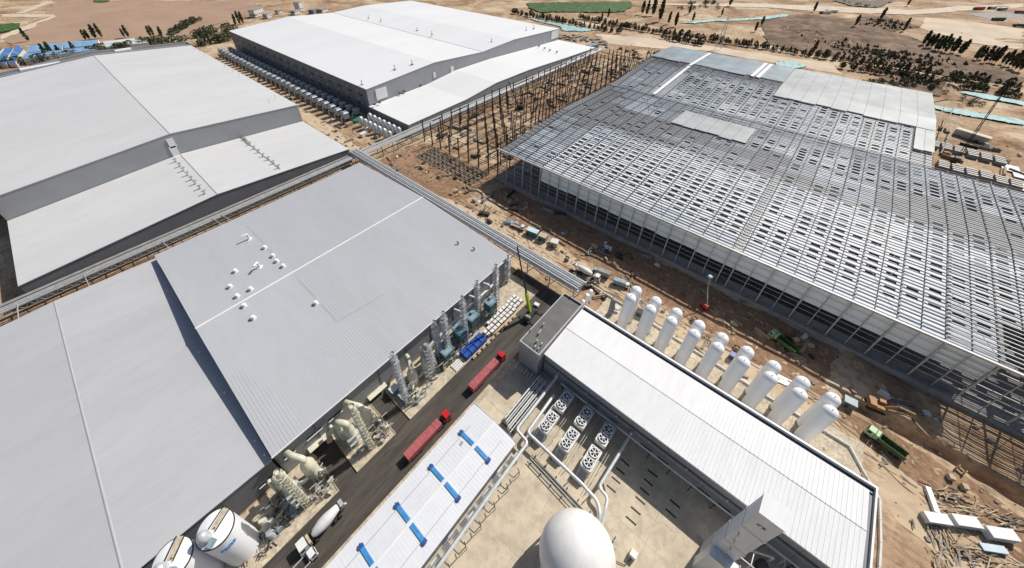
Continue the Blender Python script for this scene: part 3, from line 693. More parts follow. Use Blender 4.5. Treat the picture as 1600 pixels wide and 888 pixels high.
# ================================================================== TANK FARM
def make_tank():
    t = thing('storage_tank', '', 'tank')
    MB().lathe([(1.95, .6), (1.97, 17.5), (1.85, 18.1), (1.5, 18.6), (.9, 19.0), (.25, 19.15)], n=28).build('shell', M['tank_white'], t, True)
    MB().lathe([(2.2, -.2), (2.2, .55), (1.8, .62)], n=20).build('base', M['concrete_grey'], t)
    MB().tube((0, 0, 19.0), (0, 0, 19.6), .12, 6).box((0.3, 0, 19.35), (.5, .25, .25)).build('top_valve', M['tank_white'], t)
    MB().path([(1.2, 1.5, .3), (1.2, 1.95, 1.2), (1.2, 1.95, 4.5), (1.2, 1.3, 4.5)], .12, 6).build('fill_pipe', M['galv'], t)
    return t
tk, used = make_tank(), [False]
TY = [22.8, 15.3, 7.85, .2, -7.2, -14.7, -22.2, -29.7, -37.1]
for row, X, nm in ((0, 99.3, 'nearer the white roof'), (1, 104.05, 'farther from the white roof')):
    for i, y in enumerate(TY):
        put(tk, used, (X, y, 0), -.3, 'tall white tank, %s from the annex in the row %s' % (ORD[i], nm), 'white storage tanks in two rows')
def small_tank(loc, r, h, m_, label):
    t = thing('small_tank', label, 'tank', loc)
    MB().lathe([(r, .3), (r, h - .5), (r * .8, h - .12), (r * .3, h)], n=18).build('shell', m_, t, True)
    MB().b2(-r * 1.25, r * 1.25, -r * 1.25, r * 1.25, -.3, .3).build('base', M['concrete_grey'], t)
    MB().path([(r, 0, .6), (r + .6, 0, .6), (r + .6, 0, h * .6)], .1, 6).build('outlet_pipe', M['galv'], t)
small_tank((99.6, 39, 0), .85, 6.4, M['tank_white'], 'short white tank at the gallery end, middle of three')
small_tank((102.3, 39, 0), .8, 6.6, M['tank_white'], 'short white tank at the gallery end, farthest from the annex')
small_tank((96.8, 39, 0), .7, 5.2, M['tank_white'], 'short white tank at the gallery end, closest to the annex')
small_tank((101.5, 29.0, 0), 1.0, 10.2, mat('tank_grey', (.20, .21, .22), .5, var=.08), 'slim dark grey tank with white cap standing before the white tanks')
bx = thing('pump_box', '', 'box'); MB().b2(-.9, .9, -.7, .7, .2, 1.7).build('housing', M['plaster'], bx); MB().b2(-1.1, 1.1, -1.2, -.72, -.1, 1.1).build('intake', M['dark_steel'], bx)
MB().tube((.9, 0, .9), (2.0, 0, .9), .2, 8).build('outlet_pipe', M['galv'], bx); us = [False]
for i, y in enumerate([19.0, 11.6, 4.0, -3.5, -11, -18.5, -26, -33.4, -40.5]):
    put(bx, us, (95.8 + random.uniform(-.4, .4), y, .03), random.uniform(-.2, .2), 'small cream pump box beside the %s white tank counted from the annex' % ORD[i], 'pump boxes at the foot of the tanks')
lw = MB().box((0, 0, .35), (.7, 3.4, .75)).mesh('plinth', M['concrete_grey']); 
for i in range(8):
    o = inst('low_wall', lw, None, (98.9 + random.uniform(-.2, .2), 19 - i * 7.5, 0))
    tag(o, 'low grey concrete wall between the %s and %s tanks from the annex' % (ORD[i], ORD[i + 1]), 'wall', 'low walls between the tanks')
cw = thing('compound_wall', 'long low white concrete wall around the tank compound', 'wall')
wpts = [(110, 45), (109.6, 30), (107.8, 0), (106.6, -25), (106.3, -48.5), (99.5, -53.2), (95.4, -56.2), (84, -57), (60, -57.2)]
for a, b in zip(wpts, wpts[1:]):
    n = max(1, round(math.dist(a, b) / 6))
    for k in range(n):
        p = [a[j] + (b[j] - a[j]) * (k + .01) / n for j in (0, 1)]; q = [a[j] + (b[j] - a[j]) * (k + .985) / n for j in (0, 1)]
        MB().bar((*p, .35), (*q, .35), .45, 1.0).build('wall_section', M['plaster'], cw)

# ================================================================== YARD
sp = thing('gas_sphere', 'huge smooth white dome gas holder at the bottom of the picture', 'gas holder', (28, 0, 0))
prof = [(8.75 * math.sin(t), 10 - 8.75 * math.cos(t)) for t in [math.pi * k / 40 for k in range(4, 41)]]
MB().lathe([(3.4, .1)] + prof, n=64).build('shell', mat('dome_cream_white', (.80, .775, .735), .35, var=.03, scale=.3, stain=.06, sscale=.5), sp, True)
mb = MB()
for k in range(10):
    t = 2 * math.pi * k / 10; mb.tube((8.3 * math.cos(t), 8.3 * math.sin(t), 0), (8.5 * math.cos(t), 8.5 * math.sin(t), 9), .3, 8)
    MB().tube((8.4 * math.cos(t), 8.4 * math.sin(t), 0), (8.6 * math.cos(t), 8.6 * math.sin(t), 9.5), .32, 8).build('leg', M['tank_white'], sp)
# drain slots of the yard
gr = MB().box((0, 0, .05), (.42, 2.7, .06)).mesh('drain_grate', M['black'])
yard = bpy.data.objects['concrete_yard']
for a, b in (((956, 745), (969, 756)), ((948, 758), (962, 770)), ((993, 776), (1008, 789)), ((986, 792), (1001, 805)), ((978, 807), (994, 821)), ((970, 717), (983, 729)), ((963, 731), (976, 742)),
             ((1012, 734), (1027, 746)), ((1006, 748), (1020, 760)), ((1000, 762), (1014, 774)), ((1047, 781), (1062, 794)), ((1040, 795), (1056, 810)), ((941, 752), (945, 768))):
    pa, pb = at(*a), at(*b); inst('drain_grate', gr, yard, ((pa.x + pb.x) / 2, (pa.y + pb.y) / 2, .03), (1, (pb - pa).length / 2.7, 1), (0, 0, math.atan2(pb.y - pa.y, pb.x - pa.x) + math.pi / 2))
jl = MB().box((0, 0, .033), (1, 1, .006)).mesh('slab_joint', M['concrete_grey'])
for x in (8, 20, 32, 44, 56): inst('slab_joint', jl, yard, (x, -15, 0), (.06, 119, 1))
for y in (-36, -24, -12, 0, 12, 24): inst('slab_joint', jl, yard, (2, y, 0), (124, .06, 1))
# air coolers
def make_cooler():
    t = thing('air_cooler', '', 'cooler')
    for sx in (-1, 1):
        for sy in (-1, 1): MB().bar((sx * 2.9, sy * 1.45, 0), (sx * 2.9, sy * 1.45, 4), .2).build('leg', M['pale_steel'], t)
    h = MB()
    for y in (-1.6, 1.6): h.b2(-3.3, 3.3, y - .12, y + .12, 3.0, 4.9)
    for x in (-3.3, 3.3, 0): h.b2(x - .12, x + .12, -1.48, 1.48, 3.0, 4.85)
    h.build('housing', M['white_paint'], t)
    MB().b2(-3.15, 3.15, -1.45, 1.45, 3.4, 3.9).build('coil', M['black'], t)
    for x in (-1.65, 1.65):
        f = MB()
        for k in range(28):
            a, b = 2 * math.pi * k / 28, 2 * math.pi * (k + 1) / 28
            f.add([((1.42) * math.cos(q) + x, 1.42 * math.sin(q), z) for z in (4.5, 5.3) for q in (a, b)] + [((1.18) * math.cos(q) + x, 1.18 * math.sin(q), z) for z in (4.5, 5.3) for q in (a, b)],
                  [(0, 1, 3, 2), (4, 6, 7, 5), (2, 3, 7, 6)])
        fr = f.build('fan_ring', M['white_paint'], t)
        g = MB().lathe([(.34, 5.0), (.34, 5.25), (.1, 5.35)], (x, 0, 0), 10)
        for k in range(6):
            a = k * math.pi / 3 + .2; g.add([(x + .25 * math.cos(a - .25), .25 * math.sin(a - .25), 5.15), (x + 1.15 * math.cos(a - .2), 1.15 * math.sin(a - .2), 5.1), (x + 1.15 * math.cos(a + .1), 1.15 * math.sin(a + .1), 5.22), (x + .25 * math.cos(a + .3), .25 * math.sin(a + .3), 5.22)], [(0, 1, 2, 3)])
        g.build('fan', M['white_paint'], fr, fix=False)
        for q0, q1 in ((-1.55, -1.18), (1.18, 1.55)): MB().b2(x - 1.6, x + 1.6, q0, q1, 4.6, 4.8).build('deck_plate', M['pale_steel'], t)
    return t
ac, us = make_cooler(), [False]
for i, y in enumerate((22.9, 15.5, 8.1)):
    for j, x in enumerate((58.5, 50.0)):
        put(ac, us, (x, y, 0), 0, 'white twin-fan air cooler, %s of the %s row from the annex' % (('wall-side', 'yard-side')[j], ORD[i]), 'air coolers in three rows')
    st_ = thing('cooler_stair', 'white steel stair frame at the yard end of the %s cooler row from the annex' % ORD[i], 'stair', (45.2, y, 0))
    for sy in (-1.3, 1.3):
        MB().bar((-1.4, sy, 0), (1.2, sy, 3.6), .18, .3).build('stringer', M['white_paint'], st_)
        MB().bar((-1.4, sy, 1.1), (1.2, sy, 4.7), .07).build('handrail', M['white_paint'], st_)
    tr = MB().box((0, 0, 0), (.34, 2.4, .06)).mesh('tread', M['galv'])
    for k in range(7): inst('tread', tr, st_, (-1.3 + k * .38, 0, .25 + k * .5))
    wk = thing('walkway', 'narrow white handrail walkway along the %s cooler row from the annex' % ORD[i], 'walkway', (0, y - 3.0, 0))
    for s in (-.35, .35): MB().bar((44, s, 2.6), (63, s, 2.6), .1).build('handrail', M['pale_steel'], wk)
    for k in range(7): MB().bar((44.5 + k * 3, -.35, -.1), (44.5 + k * 3, -.35, 2.6), .1).build('post', M['pale_steel'], wk)
def pipe(name, label, pts, r, m_, cat='pipe', sup=None, n=10):
    t = thing(name, label, cat)
    MB().path(pts, r, n).build('pipe_run', m_, t, True)
    if sup:
        for x, y, z in sup: 
            MB().bar((x, y, -.1), (x, y, z), .22).bar((x - .7, y, z), (x + .7, y, z), .18).build('support', M['dark_steel'], t)
    return t
pipe('process_pipe', 'fat pale pipe running along the yard past the cooler stairs to the dome', [(58.3, 26.6, 2.2), (58.3, 26.6, 4), (43.4, 26.2, 4), (43.0, 7.0, 4), (42.4, 1.6, 4), (40, -.5, 4), (38, -1, 2.5)], .5, M['white_pipe'], sup=[(43.3, y, 3.4) for y in (24, 17, 10, 4)])
pipe('process_pipe', 'white pipe bending from the dark wall down along the skylight roof', [(63.6, 29.3, 6), (63.6, 29.3, 4), (41.8, 29.2, 4), (41.3, 24.4, 4), (26.8, 24.3, 4), (-30, 23.4, 4)], .5, M['white_pipe'], sup=[(x, 24.3, 3.4) for x in (36, 29, 22, 15, 8, 1, -6, -13)])
pipe('process_pipe', 'pale pipe from the shaded wall stepping down beside the drain slots', [(63.4, 2.4, 6), (63.4, 2.4, 4), (45.4, 3.0, 4), (44.9, 0, 4), (41.7, -.9, 4), (38.2, -2, 3)], .45, M['white_pipe'], sup=[(x, 2.7, 3.4) for x in (60, 54, 48)])
pipe('process_pipe', 'thin pale pipe running along the foot of the shaded wall', [(62.6, 27, 4.6), (62.6, -14, 4.6), (62.6, -49, 4.6)], .26, M['white_pipe'], sup=[(62.6, y, 4.2) for y in range(-46, 28, 6)], n=8)
pipe('process_pipe', 'short cut-off pale pipe between first cooler row and the bundle of white pipes', [(56, 24.9, 3), (47.5, 25.0, 3), (45.5, 25.0, 3), (45.5, 25.0, .5)], .42, M['white_pipe'])
pb = thing('pipe_bundle', 'bundle of parallel white pipes on sleepers below the annex', 'pipes')
for k in range(6):
    y = 30.6 + k * .75; MB().path([(61.0, y, 2.0 + (k % 2) * .5), (40.5 + k * .4, y, 2.0 + (k % 2) * .5), (40.5 + k * .4, y, .2)], .16 + .05 * (k % 3), 8).build('pipe_run', M['white_paint'], pb, True)
for k in range(8): MB().b2(41.5 + k * 2.5, 41.8 + k * 2.5, 30, 35, -.1, 1.75).build('sleeper', M['dark_steel'], pb)
# clutter in the annex shadow and along the small hall
cl = thing('valve_skid', 'cluster of grey valves and pipework at the foot of the annex wall', 'pipework', (59.3, 39.5, 0))
for k in range(7):
    y = -4 + k * 1.2; MB().path([(.9, y, .3), (.9, y, 1.6 + random.random()), (-.6 - random.random(), y, 1.6), (-.8, y + .6, .2)], .16, 6).build('pipe_run', M['galv'], cl)
sl = thing('service_rack', 'low rack of small pipes and trays along the small hall and its white pipe', 'pipe rack')
for k in range(22):
    x = 36 - k * 3.2; MB().b2(x - .1, x + .1, 24.9, 26.5, -.1, 2.2).build('frame', M['pale_steel'], sl)
    if k % 2 == 0: MB().b2(x + .4, x + 2.4, 25.3 + .4 * (k % 3), 25.9 + .4 * (k % 3), .1, 1.3 + .4 * (k % 3)).build('cabinet', M['plaster'] if k % 4 else M['pale_steel'], sl)
for k in range(3): MB().tube((36, 25.2 + .5 * k, 2.3), (-30, 25.2 + .5 * k, 2.3), .1, 6).build('pipe_run', M['galv'], sl)
lo = thing('pipe_loop', '', 'pipe'); MB().path([(-1.4, .1, 3.2), (-1.2, -1.6, 3.2), (1.0, -1.9, 3.2), (1.4, -.9, 3.2)], .12, 6).build('pipe_run', M['dark_steel'], lo); MB().bar((1.0, -1.9, 0), (1.0, -1.9, 3.2), .15).build('post', M['dark_steel'], lo); us = [False]
for i, x in enumerate((33, 28, 22.5, 17, 11.5, 6)): put(lo, us, (x, 23.6, 0), 0, 'small dark pipe loop beside the white pipe, %s from the bend by the coolers' % ORD[i], 'pipe loops along the small hall')
ck = thing('control_cabinet', 'small white cabinet with pipework on the yard beside the dome', 'cabinet', at(988, 868) )
MB().b2(-.8, .8, -.8, .8, 0, 2.0).build('housing', M['white_paint'], ck); MB().path([(-.8, 0, .4), (-3, .5, .4), (-4, 3, .4)], .1, 6).build('pipe_run', M['dark_steel'], ck)
pr = thing('pipe_rack', 'low grey pipe rack between the dome and the cooler stairs', 'pipe rack')
for s in (0, .9, 1.7): MB().tube((40.4 - s, 22, 1.2), (38.6 - s, -7, 1.2), .13, 6).build('pipe_run', M['pale_steel'], pr)
for k in range(8): y = 21 - k * 3.8; MB().b2(37.5 + y * .05, 40.2 + y * .05, y - .12, y + .12, -.1, 1.1).build('frame', M['dark_steel'], pr)
# cold box tower at the bottom right of the yard
tw = thing('cold_box_tower', 'tall white square tower with small black signs overlapping the white roof', 'tower', (52.0, -25, 0))
TWH = 38
MB().b2(-2.05, 2.05, -2.1, 2.1, -.5, TWH).build('casing', mat('tower_white', (.66, .67, .69), .55, var=.07, scale=.4, streak=(1, 1, .3)), tw)
MB().b2(-2.2, 2.2, -2.25, 2.25, TWH, TWH + .25).build('roof', M['roof_white'], tw)
for z in (9, 19, 29): MB().b2(-2.12, 2.12, -2.17, 2.17, z, z + .2).build('band', M['pale_steel'], tw)
for k in range(6): MB().path([(-2.1, -1.5 + .6 * k, 6 + 4 * k), (-2.8, -1.5 + .6 * k, 6 + 4 * k), (-2.8, -1.5 + .6 * k, 3 + 4 * k)], .12, 6).build('branch_pipe', M['pale_steel'], tw)
sg = MB(); 
for s in (-1, 1): sg.bar((-2.09, s * .45, 33.4), (-2.09, s * .45 + .5, 34.3), .08).bar((-2.09, s * .45 + .5, 33.4), (-2.09, s * .45, 34.3), .08)
sg.bar((-2.09, -.3, 34.2), (-2.09, .4, 34.2), .08); sg.build('sign_marks', M['black'], tw)
MB().b2(-4.6, -2.1, -3.2, 2.6, -.5, 13).build('lower_block', M['white_paint'], tw)
mb = MB()
for z in (12.9, 13.9): mb.bar((-4.5, -3.1, z + .2), (-4.5, 2.5, z + .2), .08).bar((-4.5, -3.1, z + .2), (-2.2, -3.1, z + .2), .08)
mb.build('guard_rail', M['pale_steel'], tw)
cv = thing('compressor_shed', 'dark equipment frame with white pipes between the white tower and the shaded wall', 'equipment', (58.5, -32, 0))
for x in (-3.5, 3.2):
    for y in (-6, 0, 6): MB().bar((x, y, -.2), (x, y, 5.5), .25).build('post', M['pale_steel'], cv)
for y in (-6, 0, 6): MB().bar((-3.5, y, 5.5), (3.2, y, 5.5), .2).build('beam', M['pale_steel'], cv)
for x in (-3.5, 3.2): MB().bar((x, -6, 5.5), (x, 6, 5.5), .2).build('beam', M['pale_steel'], cv)
MB().lathe([(1.4, 0), (1.4, 3), (.7, 3.8)], (-1, 2, 0), 14).build('vessel', M['galv'], cv, True); MB().lathe([(1.2, 0), (1.2, 2.6), (.6, 3.2)], (0, -3, 0), 14).build('vessel', M['dark_steel'], cv, True)
MB().path([(-1, 2, 3.5), (-1, 2, 5), (2, -4, 5), (2, -4, .5)], .22, 8).build('pipe_run', M['white_paint'], cv)

# ================================================================== PIPE GALLERIES
ga = thing('pipe_gallery', 'raised silver pipe gallery running beside the middle roof to the annex', 'pipe gallery')
Z = 8.6
for x, r_ in ((97.6, .42), (98.9, .28), (100.0, .48), (101.3, .3), (102.3, .42)):
    pts = [(x, 211, Z), (x, 128, Z), (x, 42.5, Z)]; MB().path(pts, r_, 8).build('pipe_run', M['white_pipe'] if r_ > .4 else M['galv'], ga, True)
for x in (97.0, 102.9): MB().b2(x - .25, x + .25, 42, 211.5, Z - 1.3, Z - .3).build('girder', M['white_pipe'], ga)
MB().b2(97.2, 102.7, 42, 211.5, Z - .75, Z - .55).build('tray', M['dark_steel'], ga)
for k in range(15):
    y = 44 + k * 11.8
    for x in (97.2, 102.7): MB().bar((x, y, -.5), (x, y, Z - .7), .35).build('leg', M['pale_steel'], ga)
mb = MB()
for k in range(56): y = 43 + k * 3; mb.bar((97, y, Z - 1.3), (97, y + 1.5, Z - 3), .12).bar((97, y + 1.5, Z - 3), (97, y + 3, Z - 1.3), .12)
mb.bar((97, 43, Z - 3), (97, 211, Z - 3), .2)
tag(mb.build('truss_lacing', M['pale_steel'], ga), kind='stuff')
def rack_x(label, x0, x1, y0, y1, z, m_top, legs, lacing=True):
    t = thing('pipe_rack', label, 'pipe rack')
    MB().b2(x0, x1, y1 - 1.6, y1, z - .15, z + .35).build('walkway', m_top, t)
    for k in range(3): y = y0 + .5 + k * (y1 - 2.2 - y0) / 3; MB().tube((x0, y, z + .2), (x1, y, z + .2), .3 + .08 * (k % 2), 8).build('pipe_run', M['galv'], t, True)
    MB().b2(x0, x1, y0 - .15, y0 + .1, z - .2, z + .2).build('girder', M['pale_steel'], t)
    n = int((x1 - x0) / legs)
    cb = MB().b2(-.15, .15, y0, y1, z - .5, z - .2).mesh('cross_beam', M['dark_steel']); lg = MB().box((0, 0, 0), (.35, .35, z + .2)).mesh('leg', M['dark_steel'])
    for k in range(n + 1):
        x = x0 + (x1 - x0) * k / n; inst('cross_beam', cb, t, (x, 0, 0))
        for y in (y0 + .2, y1 - .3): inst('leg', lg, t, (x, y, z / 2 - .6))
    if lacing:
        mb = MB(); n = int((x1 - x0) / 3)
        for k in range(n): x = x0 + k * 3; mb.bar((x, y0, z - .2), (x + 1.5, y0, z - 2.2), .14).bar((x + 1.5, y0, z - 2.2), (x + 3, y0, z - .2), .14)
        mb.bar((x0, y0, z - 2.2), (x1, y0, z - 2.2), .2); tag(mb.build('truss_lacing', M['pale_steel'], t), kind='stuff')
    return t
rk = rack_x('dark pipe rack with walkway between the upper left hall and the middle roofs', -64, 97, 205.0, 211.0, 6.6, M['concrete_grey'], 10)
for q in ((131, 424), (250, 372), (340, 352), (30, 478), (345, 336)):
    p = at(*q, 6); MB().bar((p.x, 206, 7), (p.x + 1.5, 188, 11), .25).build('outrigger', M['pale_steel'], rk)
rack_x('pale grey raised walkway and pipes in front of the white far hall', 104, 409, 203.5, 210.2, 7.0, M['wall_pale'], 12)
br = thing('loading_edge', 'stained concrete edge strip in the gap behind the left roofs', 'wall'); MB().b2(-64, 96, 197.5, 199.2, -.4, .9).build('wall_section', M['rubble'], br)
MB().b2(-64, 96, 190.5, 191.4, -.4, 1.4).build('wall_section', M['wood'], br)

# ================================================================== FLUE GAS EQUIPMENT ALONG THE MIDDLE HALL
for nm, x0, x1, y0 in (('pad', -60, -2.7, 57.6), ('pad', 3.6, 17.0, 57.7), ('pad', 23.0, 92, 57.7)):
    mb = MB().prism([(x0, y0), (x1, y0), (x1, 72.3), (x0, 72.3)], -.2, .22); tag(mb.build('equipment_pad', M['concrete2']), kind='structure')
    for (a, b, c, d) in ((x0, x1, y0 - .25, y0), (x1, x1 + .25, y0 - .25, 71), (x0 - .25, x0, y0 - .25, 71)):
        tag(MB().b2(a, b, c, d, -.2, .45).build('pad_kerb', M['concrete2']), kind='structure')
def stack(base, top, r, label, lat=True, w_=1.5, color='galv'):
    b = at(*base, .2); x, h = at_y(*top, b.y); h = max(12, min(34, h))
    t = thing('chimney_stack', label, 'chimney', (b.x, b.y, .2), group='chimney stacks along the middle hall')
    MB().tube((0, 0, 0), (0, 0, h), r, 12, cap=False).tube((0, 0, 0), (0, 0, h - .3), r - .12, 12).build('flue', M[color], t, True)
    MB().tube((0, 0, h - .5), (0, 0, h + .05), r + .12, 12, cap=False).build('rim', M['white_paint'], t)
    if lat:
        mb = MB(); e = w_ / 2
        for sx, sy in ((-e, -e), (e, -e), (e, e), (-e, e)): MB().bar((sx * 1.3, sy * 1.3, 0), (sx, sy, h - 1.5), .14).build('mast_leg', M['galv' if color == 'galv' else 'cream'], t)
        n = int(h / 2.2)
        for k in range(n):
            z0, z1 = k * (h - 2) / n, (k + 1) * (h - 2) / n
            for (x0, y0), (x1, y1) in (((-e, -e), (e, -e)), ((e, -e), (e, e)), ((e, e), (-e, e)), ((-e, e), (-e, -e))):
                mb.bar((x0 * 1.1, y0 * 1.1, z0), (x1 * 1.1, y1 * 1.1, z1), .09).bar((x1 * 1.1, y1 * 1.1, z0), (x0 * 1.1, y0 * 1.1, z1), .09).bar((x0 * 1.1, y0 * 1.1, z1), (x1 * 1.1, y1 * 1.1, z1), .09)
        tag(mb.build('mast_lacing', M['galv' if color == 'galv' else 'cream'], t), kind='stuff')
        for f in (.3, .58, .85): MB().box((0, 0, h * f), (w_ + .5, w_ + .5, .12)).build('platform', M['galv' if color == 'galv' else 'cream'], t)
    return t
SL = ['at the far end of the wall by the crane boom', 'second from the far end', 'third from the far end', 'fourth from the far end', 'fifth from the far end, over the teal units', 'short one above the grey lattice silo', 'rising to the eave over the blue skip', 'cream one on the middle pad', 'cream one nearest the big white tanks']
for k, (b, t_, r_, c_) in enumerate((((793, 440), (789, 404), .4, 'galv'), ((775, 478), (772, 416.8), .5, 'galv'), ((747.9, 499.5), (743.2, 441.6), .5, 'galv'), ((727.8, 533.8), (721.9, 464), .45, 'galv'),
        ((701.8, 556.3), (694.7, 486.5), .45, 'galv'), ((688, 562), (677, 503), .4, 'galv'), ((636.5, 630), (613.5, 552), .5, 'galv'), ((580.9, 699.5), (551.3, 633.3), .7, 'cream'), ((481, 788), (431, 740), .7, 'cream'))):
    stack(b, t_, r_, 'thin %s lattice-braced chimney %s' % ('cream' if c_ == 'cream' else 'silver', SL[k]), color=c_)
# teal treatment units
def make_teal():
    t = thing('treatment_unit', '', 'unit')
    for sx in (-1.7, 1.7):
        for sy in (-1.7, 1.7): MB().bar((sx, sy, 0), (sx, sy, 10), .28).build('leg', M['teal'], t)
    MB().b2(-1.65, 1.65, -1.65, 1.65, 4.2, 9.4).build('casing', M['teal'], t)
    MB().b2(-2.2, 2.2, -2.2, 2.2, 9.4, 9.7).build('roof_platform', M['grey_blue'], t)
    MB().add([(-1.6, -1.6, 4.2), (1.6, -1.6, 4.2), (1.6, 1.6, 4.2), (-1.6, 1.6, 4.2), (-.3, -.3, 1.6), (.3, -.3, 1.6), (.3, .3, 1.6), (-.3, .3, 1.6)], [(0, 1, 5, 4), (1, 2, 6, 5), (2, 3, 7, 6), (3, 0, 4, 7), (4, 5, 6, 7), (0, 1, 2, 3)]).build('hopper', M['teal'], t)
    mb = MB()
    for z in (10.6, 10.1):
        for a, b in (((-2.2, -2.2), (2.2, -2.2)), ((2.2, -2.2), (2.2, 2.2)), ((2.2, 2.2), (-2.2, 2.2)), ((-2.2, 2.2), (-2.2, -2.2))): mb.bar((*a, z), (*b, z), .06)
    mb.build('guard_rail', M['teal'], t)
    for z in (2.5, 6.5): MB().b2(-2.0, 2.0, -2.0, -1.7, z, z + .2).build('beam', M['dark_steel'], t)
    MB().box((.6, .5, 10.3), (1.2, 1, 1)).build('fan_box', M['grey_blue'], t)
    return t
tu, us = make_teal(), [False]
for k, q in enumerate(((766, 470), (737, 493), (718, 514), (696, 541))):
    p = at(*q, 9.7); put(tu, us, (p.x, max(61.5, min(66.8, p.y)), .22), 0, 'dark teal treatment tower, %s from the crane end' % ORD[k], 'teal treatment towers along the middle hall', (1, 1, 1 if k < 3 else .8))
dt = thing('exhaust_duct', 'long white duct with elbows running along the grey wall behind the chimneys', 'duct')
MB().path([(41, 69.6, 6.0), (60, 69.6, 8.2), (79, 69.6, 9.2), (82, 71.8, 9.2)], .55, 10).build('main_duct', M['white_pipe'], dt, True)
MB().path([(46, 68.2, 5.0), (66, 68.2, 7.0)], .4, 10).build('main_duct', M['white_pipe'], dt, True)
for x, z in ((51, 7.2), (58, 8), (66, 8.6), (74, 9)): MB().path([(x, 69.4, z), (x, 69.4, z + 2.0), (x - 1.2, 72.2, z + 2.4)], .42, 10).build('branch_duct', M['white_pipe'], dt, True)
for x in range(42, 84, 6): MB().bar((x, 69.6, 0), (x, 69.6, 7), .22).build('support', M['dark_steel'], dt)
# cream scrubbers
def scrubber(loc, label, flip=1, s=1.0):
    t = thing('scrubber', label, 'scrubber', loc, group='cream scrubber sets on the pads'); t.scale = (s * flip, s, s)
    MB().lathe([(1.9, .3), (1.9, 8.0), (1.2, 10.0), (.75, 10.6)], (2.6, 1.0, 0), 20).build('vessel', M['cream'], t, True)
    MB().lathe([(1.5, .3), (1.5, 9.2), (.95, 10.5), (.95, 11.0)], (-3.0, -.2, 0), 20).build('vessel', M['cream'], t, True)
    MB().lathe([(1.2, .3), (1.2, 6.2), (.4, 7.2)], (-4.6, 3.4, 0), 16).build('vessel', M['cream'], t, True)
    MB().path([(2.6, 1.0, 10.2), (2.6, 1.0, 12.0), (1.0, 3.6, 12.4), (0.2, 6.8, 10.5)], .85, 12).build('duct', M['cream'], t, True)
    MB().path([(-3.0, -.2, 10.8), (-3.0, -.2, 12.4), (-4.4, 1.8, 12.4), (-4.6, 3.4, 10.0), (-4.6, 3.4, 6.8)], .95, 12).build('duct', M['cream'], t, True)
    MB().path([(2.6, 1.0, 4.5), (.6, -.6, 4.5), (-1.6, -.4, 5.5)], .6, 10).build('duct', M['cream'], t, True)
    MB().path([(3.9, -.4, 3.4), (5.2, -2.0, 3.4), (5.2, -2.0, .4)], .45, 10).build('duct', M['cream'], t, True)
    MB().path([(-6.2, 5.5, 7.5), (-6.2, 4.4, 7.5), (-6.2, 4.4, .4)], .55, 10).build('duct', M['cream'], t, True)
    for x, y in ((4.8, -3.8), (2.4, -4.4), (-.4, -4.0)): MB().b2(x - .8, x + .8, y - .45, y + .45, .2, .5).tube((x - .7, y, 1.0), (x + .3, y, 1.0), .42, 10).tube((x + .3, y, 1.0), (x + .75, y, 1.0), .3, 10).build('pump', M['pale_steel'], t)
    for z in (3.2, 6.4): MB().box((-3.0, -.2, z), (4.0, 4.0, .1)).build('platform', M['galv'], t)
    for x, y in ((-1.1, 1.8), (-5, 1.8), (-1.1, -2.1), (-5, -2.1)): MB().bar((x, y, 0), (x, y, 6.6), .14).build('post', M['galv'], t)
    for k in range(8): MB().path([(5.6 - random.random() * 2, 3.6 - k * .8, .3), (5.6, 3.6 - k * .8, 1.4 + random.random()), (4.6 - random.random(), 3.4 - k * .8, 1.2)], .13, 6).build('pipe_run', M['cream'] if k % 2 else M['dark_steel'], t)
    for k in range(5): MB().box((-5.4 + k * 1.5 + random.random(), -4.2 + random.random(), .7), (.8, .6, .9 + random.random()), random.random()).build('cabinet', random.choice((M['cream'], M['galv'], M['grey_blue'])), t)
scrubber((10.6, 65.2, .22), 'cream scrubber vessels and ducts on the isolated middle pad')
scrubber((-7.6, 65.0, .22), 'cream scrubber vessels and ducts on the pad above the mixer truck')
scrubber((33.5, 64.8, .22), 'cream scrubber vessels beside the lattice silo on the long pad', -1, .88)
ls = thing('lattice_silo', 'grey-green tapered silo wrapped in lattice scaffolding beside the wall', 'silo', (37.6, 64.5, .22))
MB().lathe([(1.5, 0), (1.5, 14), (.8, 16.5), (.55, 17.6)], n=18).build('shell', mat('silo_grey_green', (.30, .33, .30), .6, var=.12), ls, True)
for sx in (-2.2, 2.2):
    for sy in (-2.2, 2.2): MB().bar((sx, sy, 0), (sx * .6, sy * .6, 16), .12).build('mast_leg', M['galv'], ls)
mb = MB()
for k in range(8):
    e0, e1 = 2.2 * (1 - .05 * k), 2.2 * (1 - .05 * (k + 1)); z0, z1 = k * 2, k * 2 + 2
    for a, b in (((-1, -1), (1, -1)), ((1, -1), (1, 1)), ((1, 1), (-1, 1)), ((-1, 1), (-1, -1))): mb.bar((a[0] * e0, a[1] * e0, z0), (b[0] * e1, b[1] * e1, z1), .09).bar((a[0] * e1, a[1] * e1, z1), (b[0] * e1, b[1] * e1, z1), .09).bar((b[0] * e0, b[1] * e0, z0), (a[0] * e1, a[1] * e1, z1), .09)
tag(mb.build('mast_lacing', M['galv'], ls), kind='stuff')
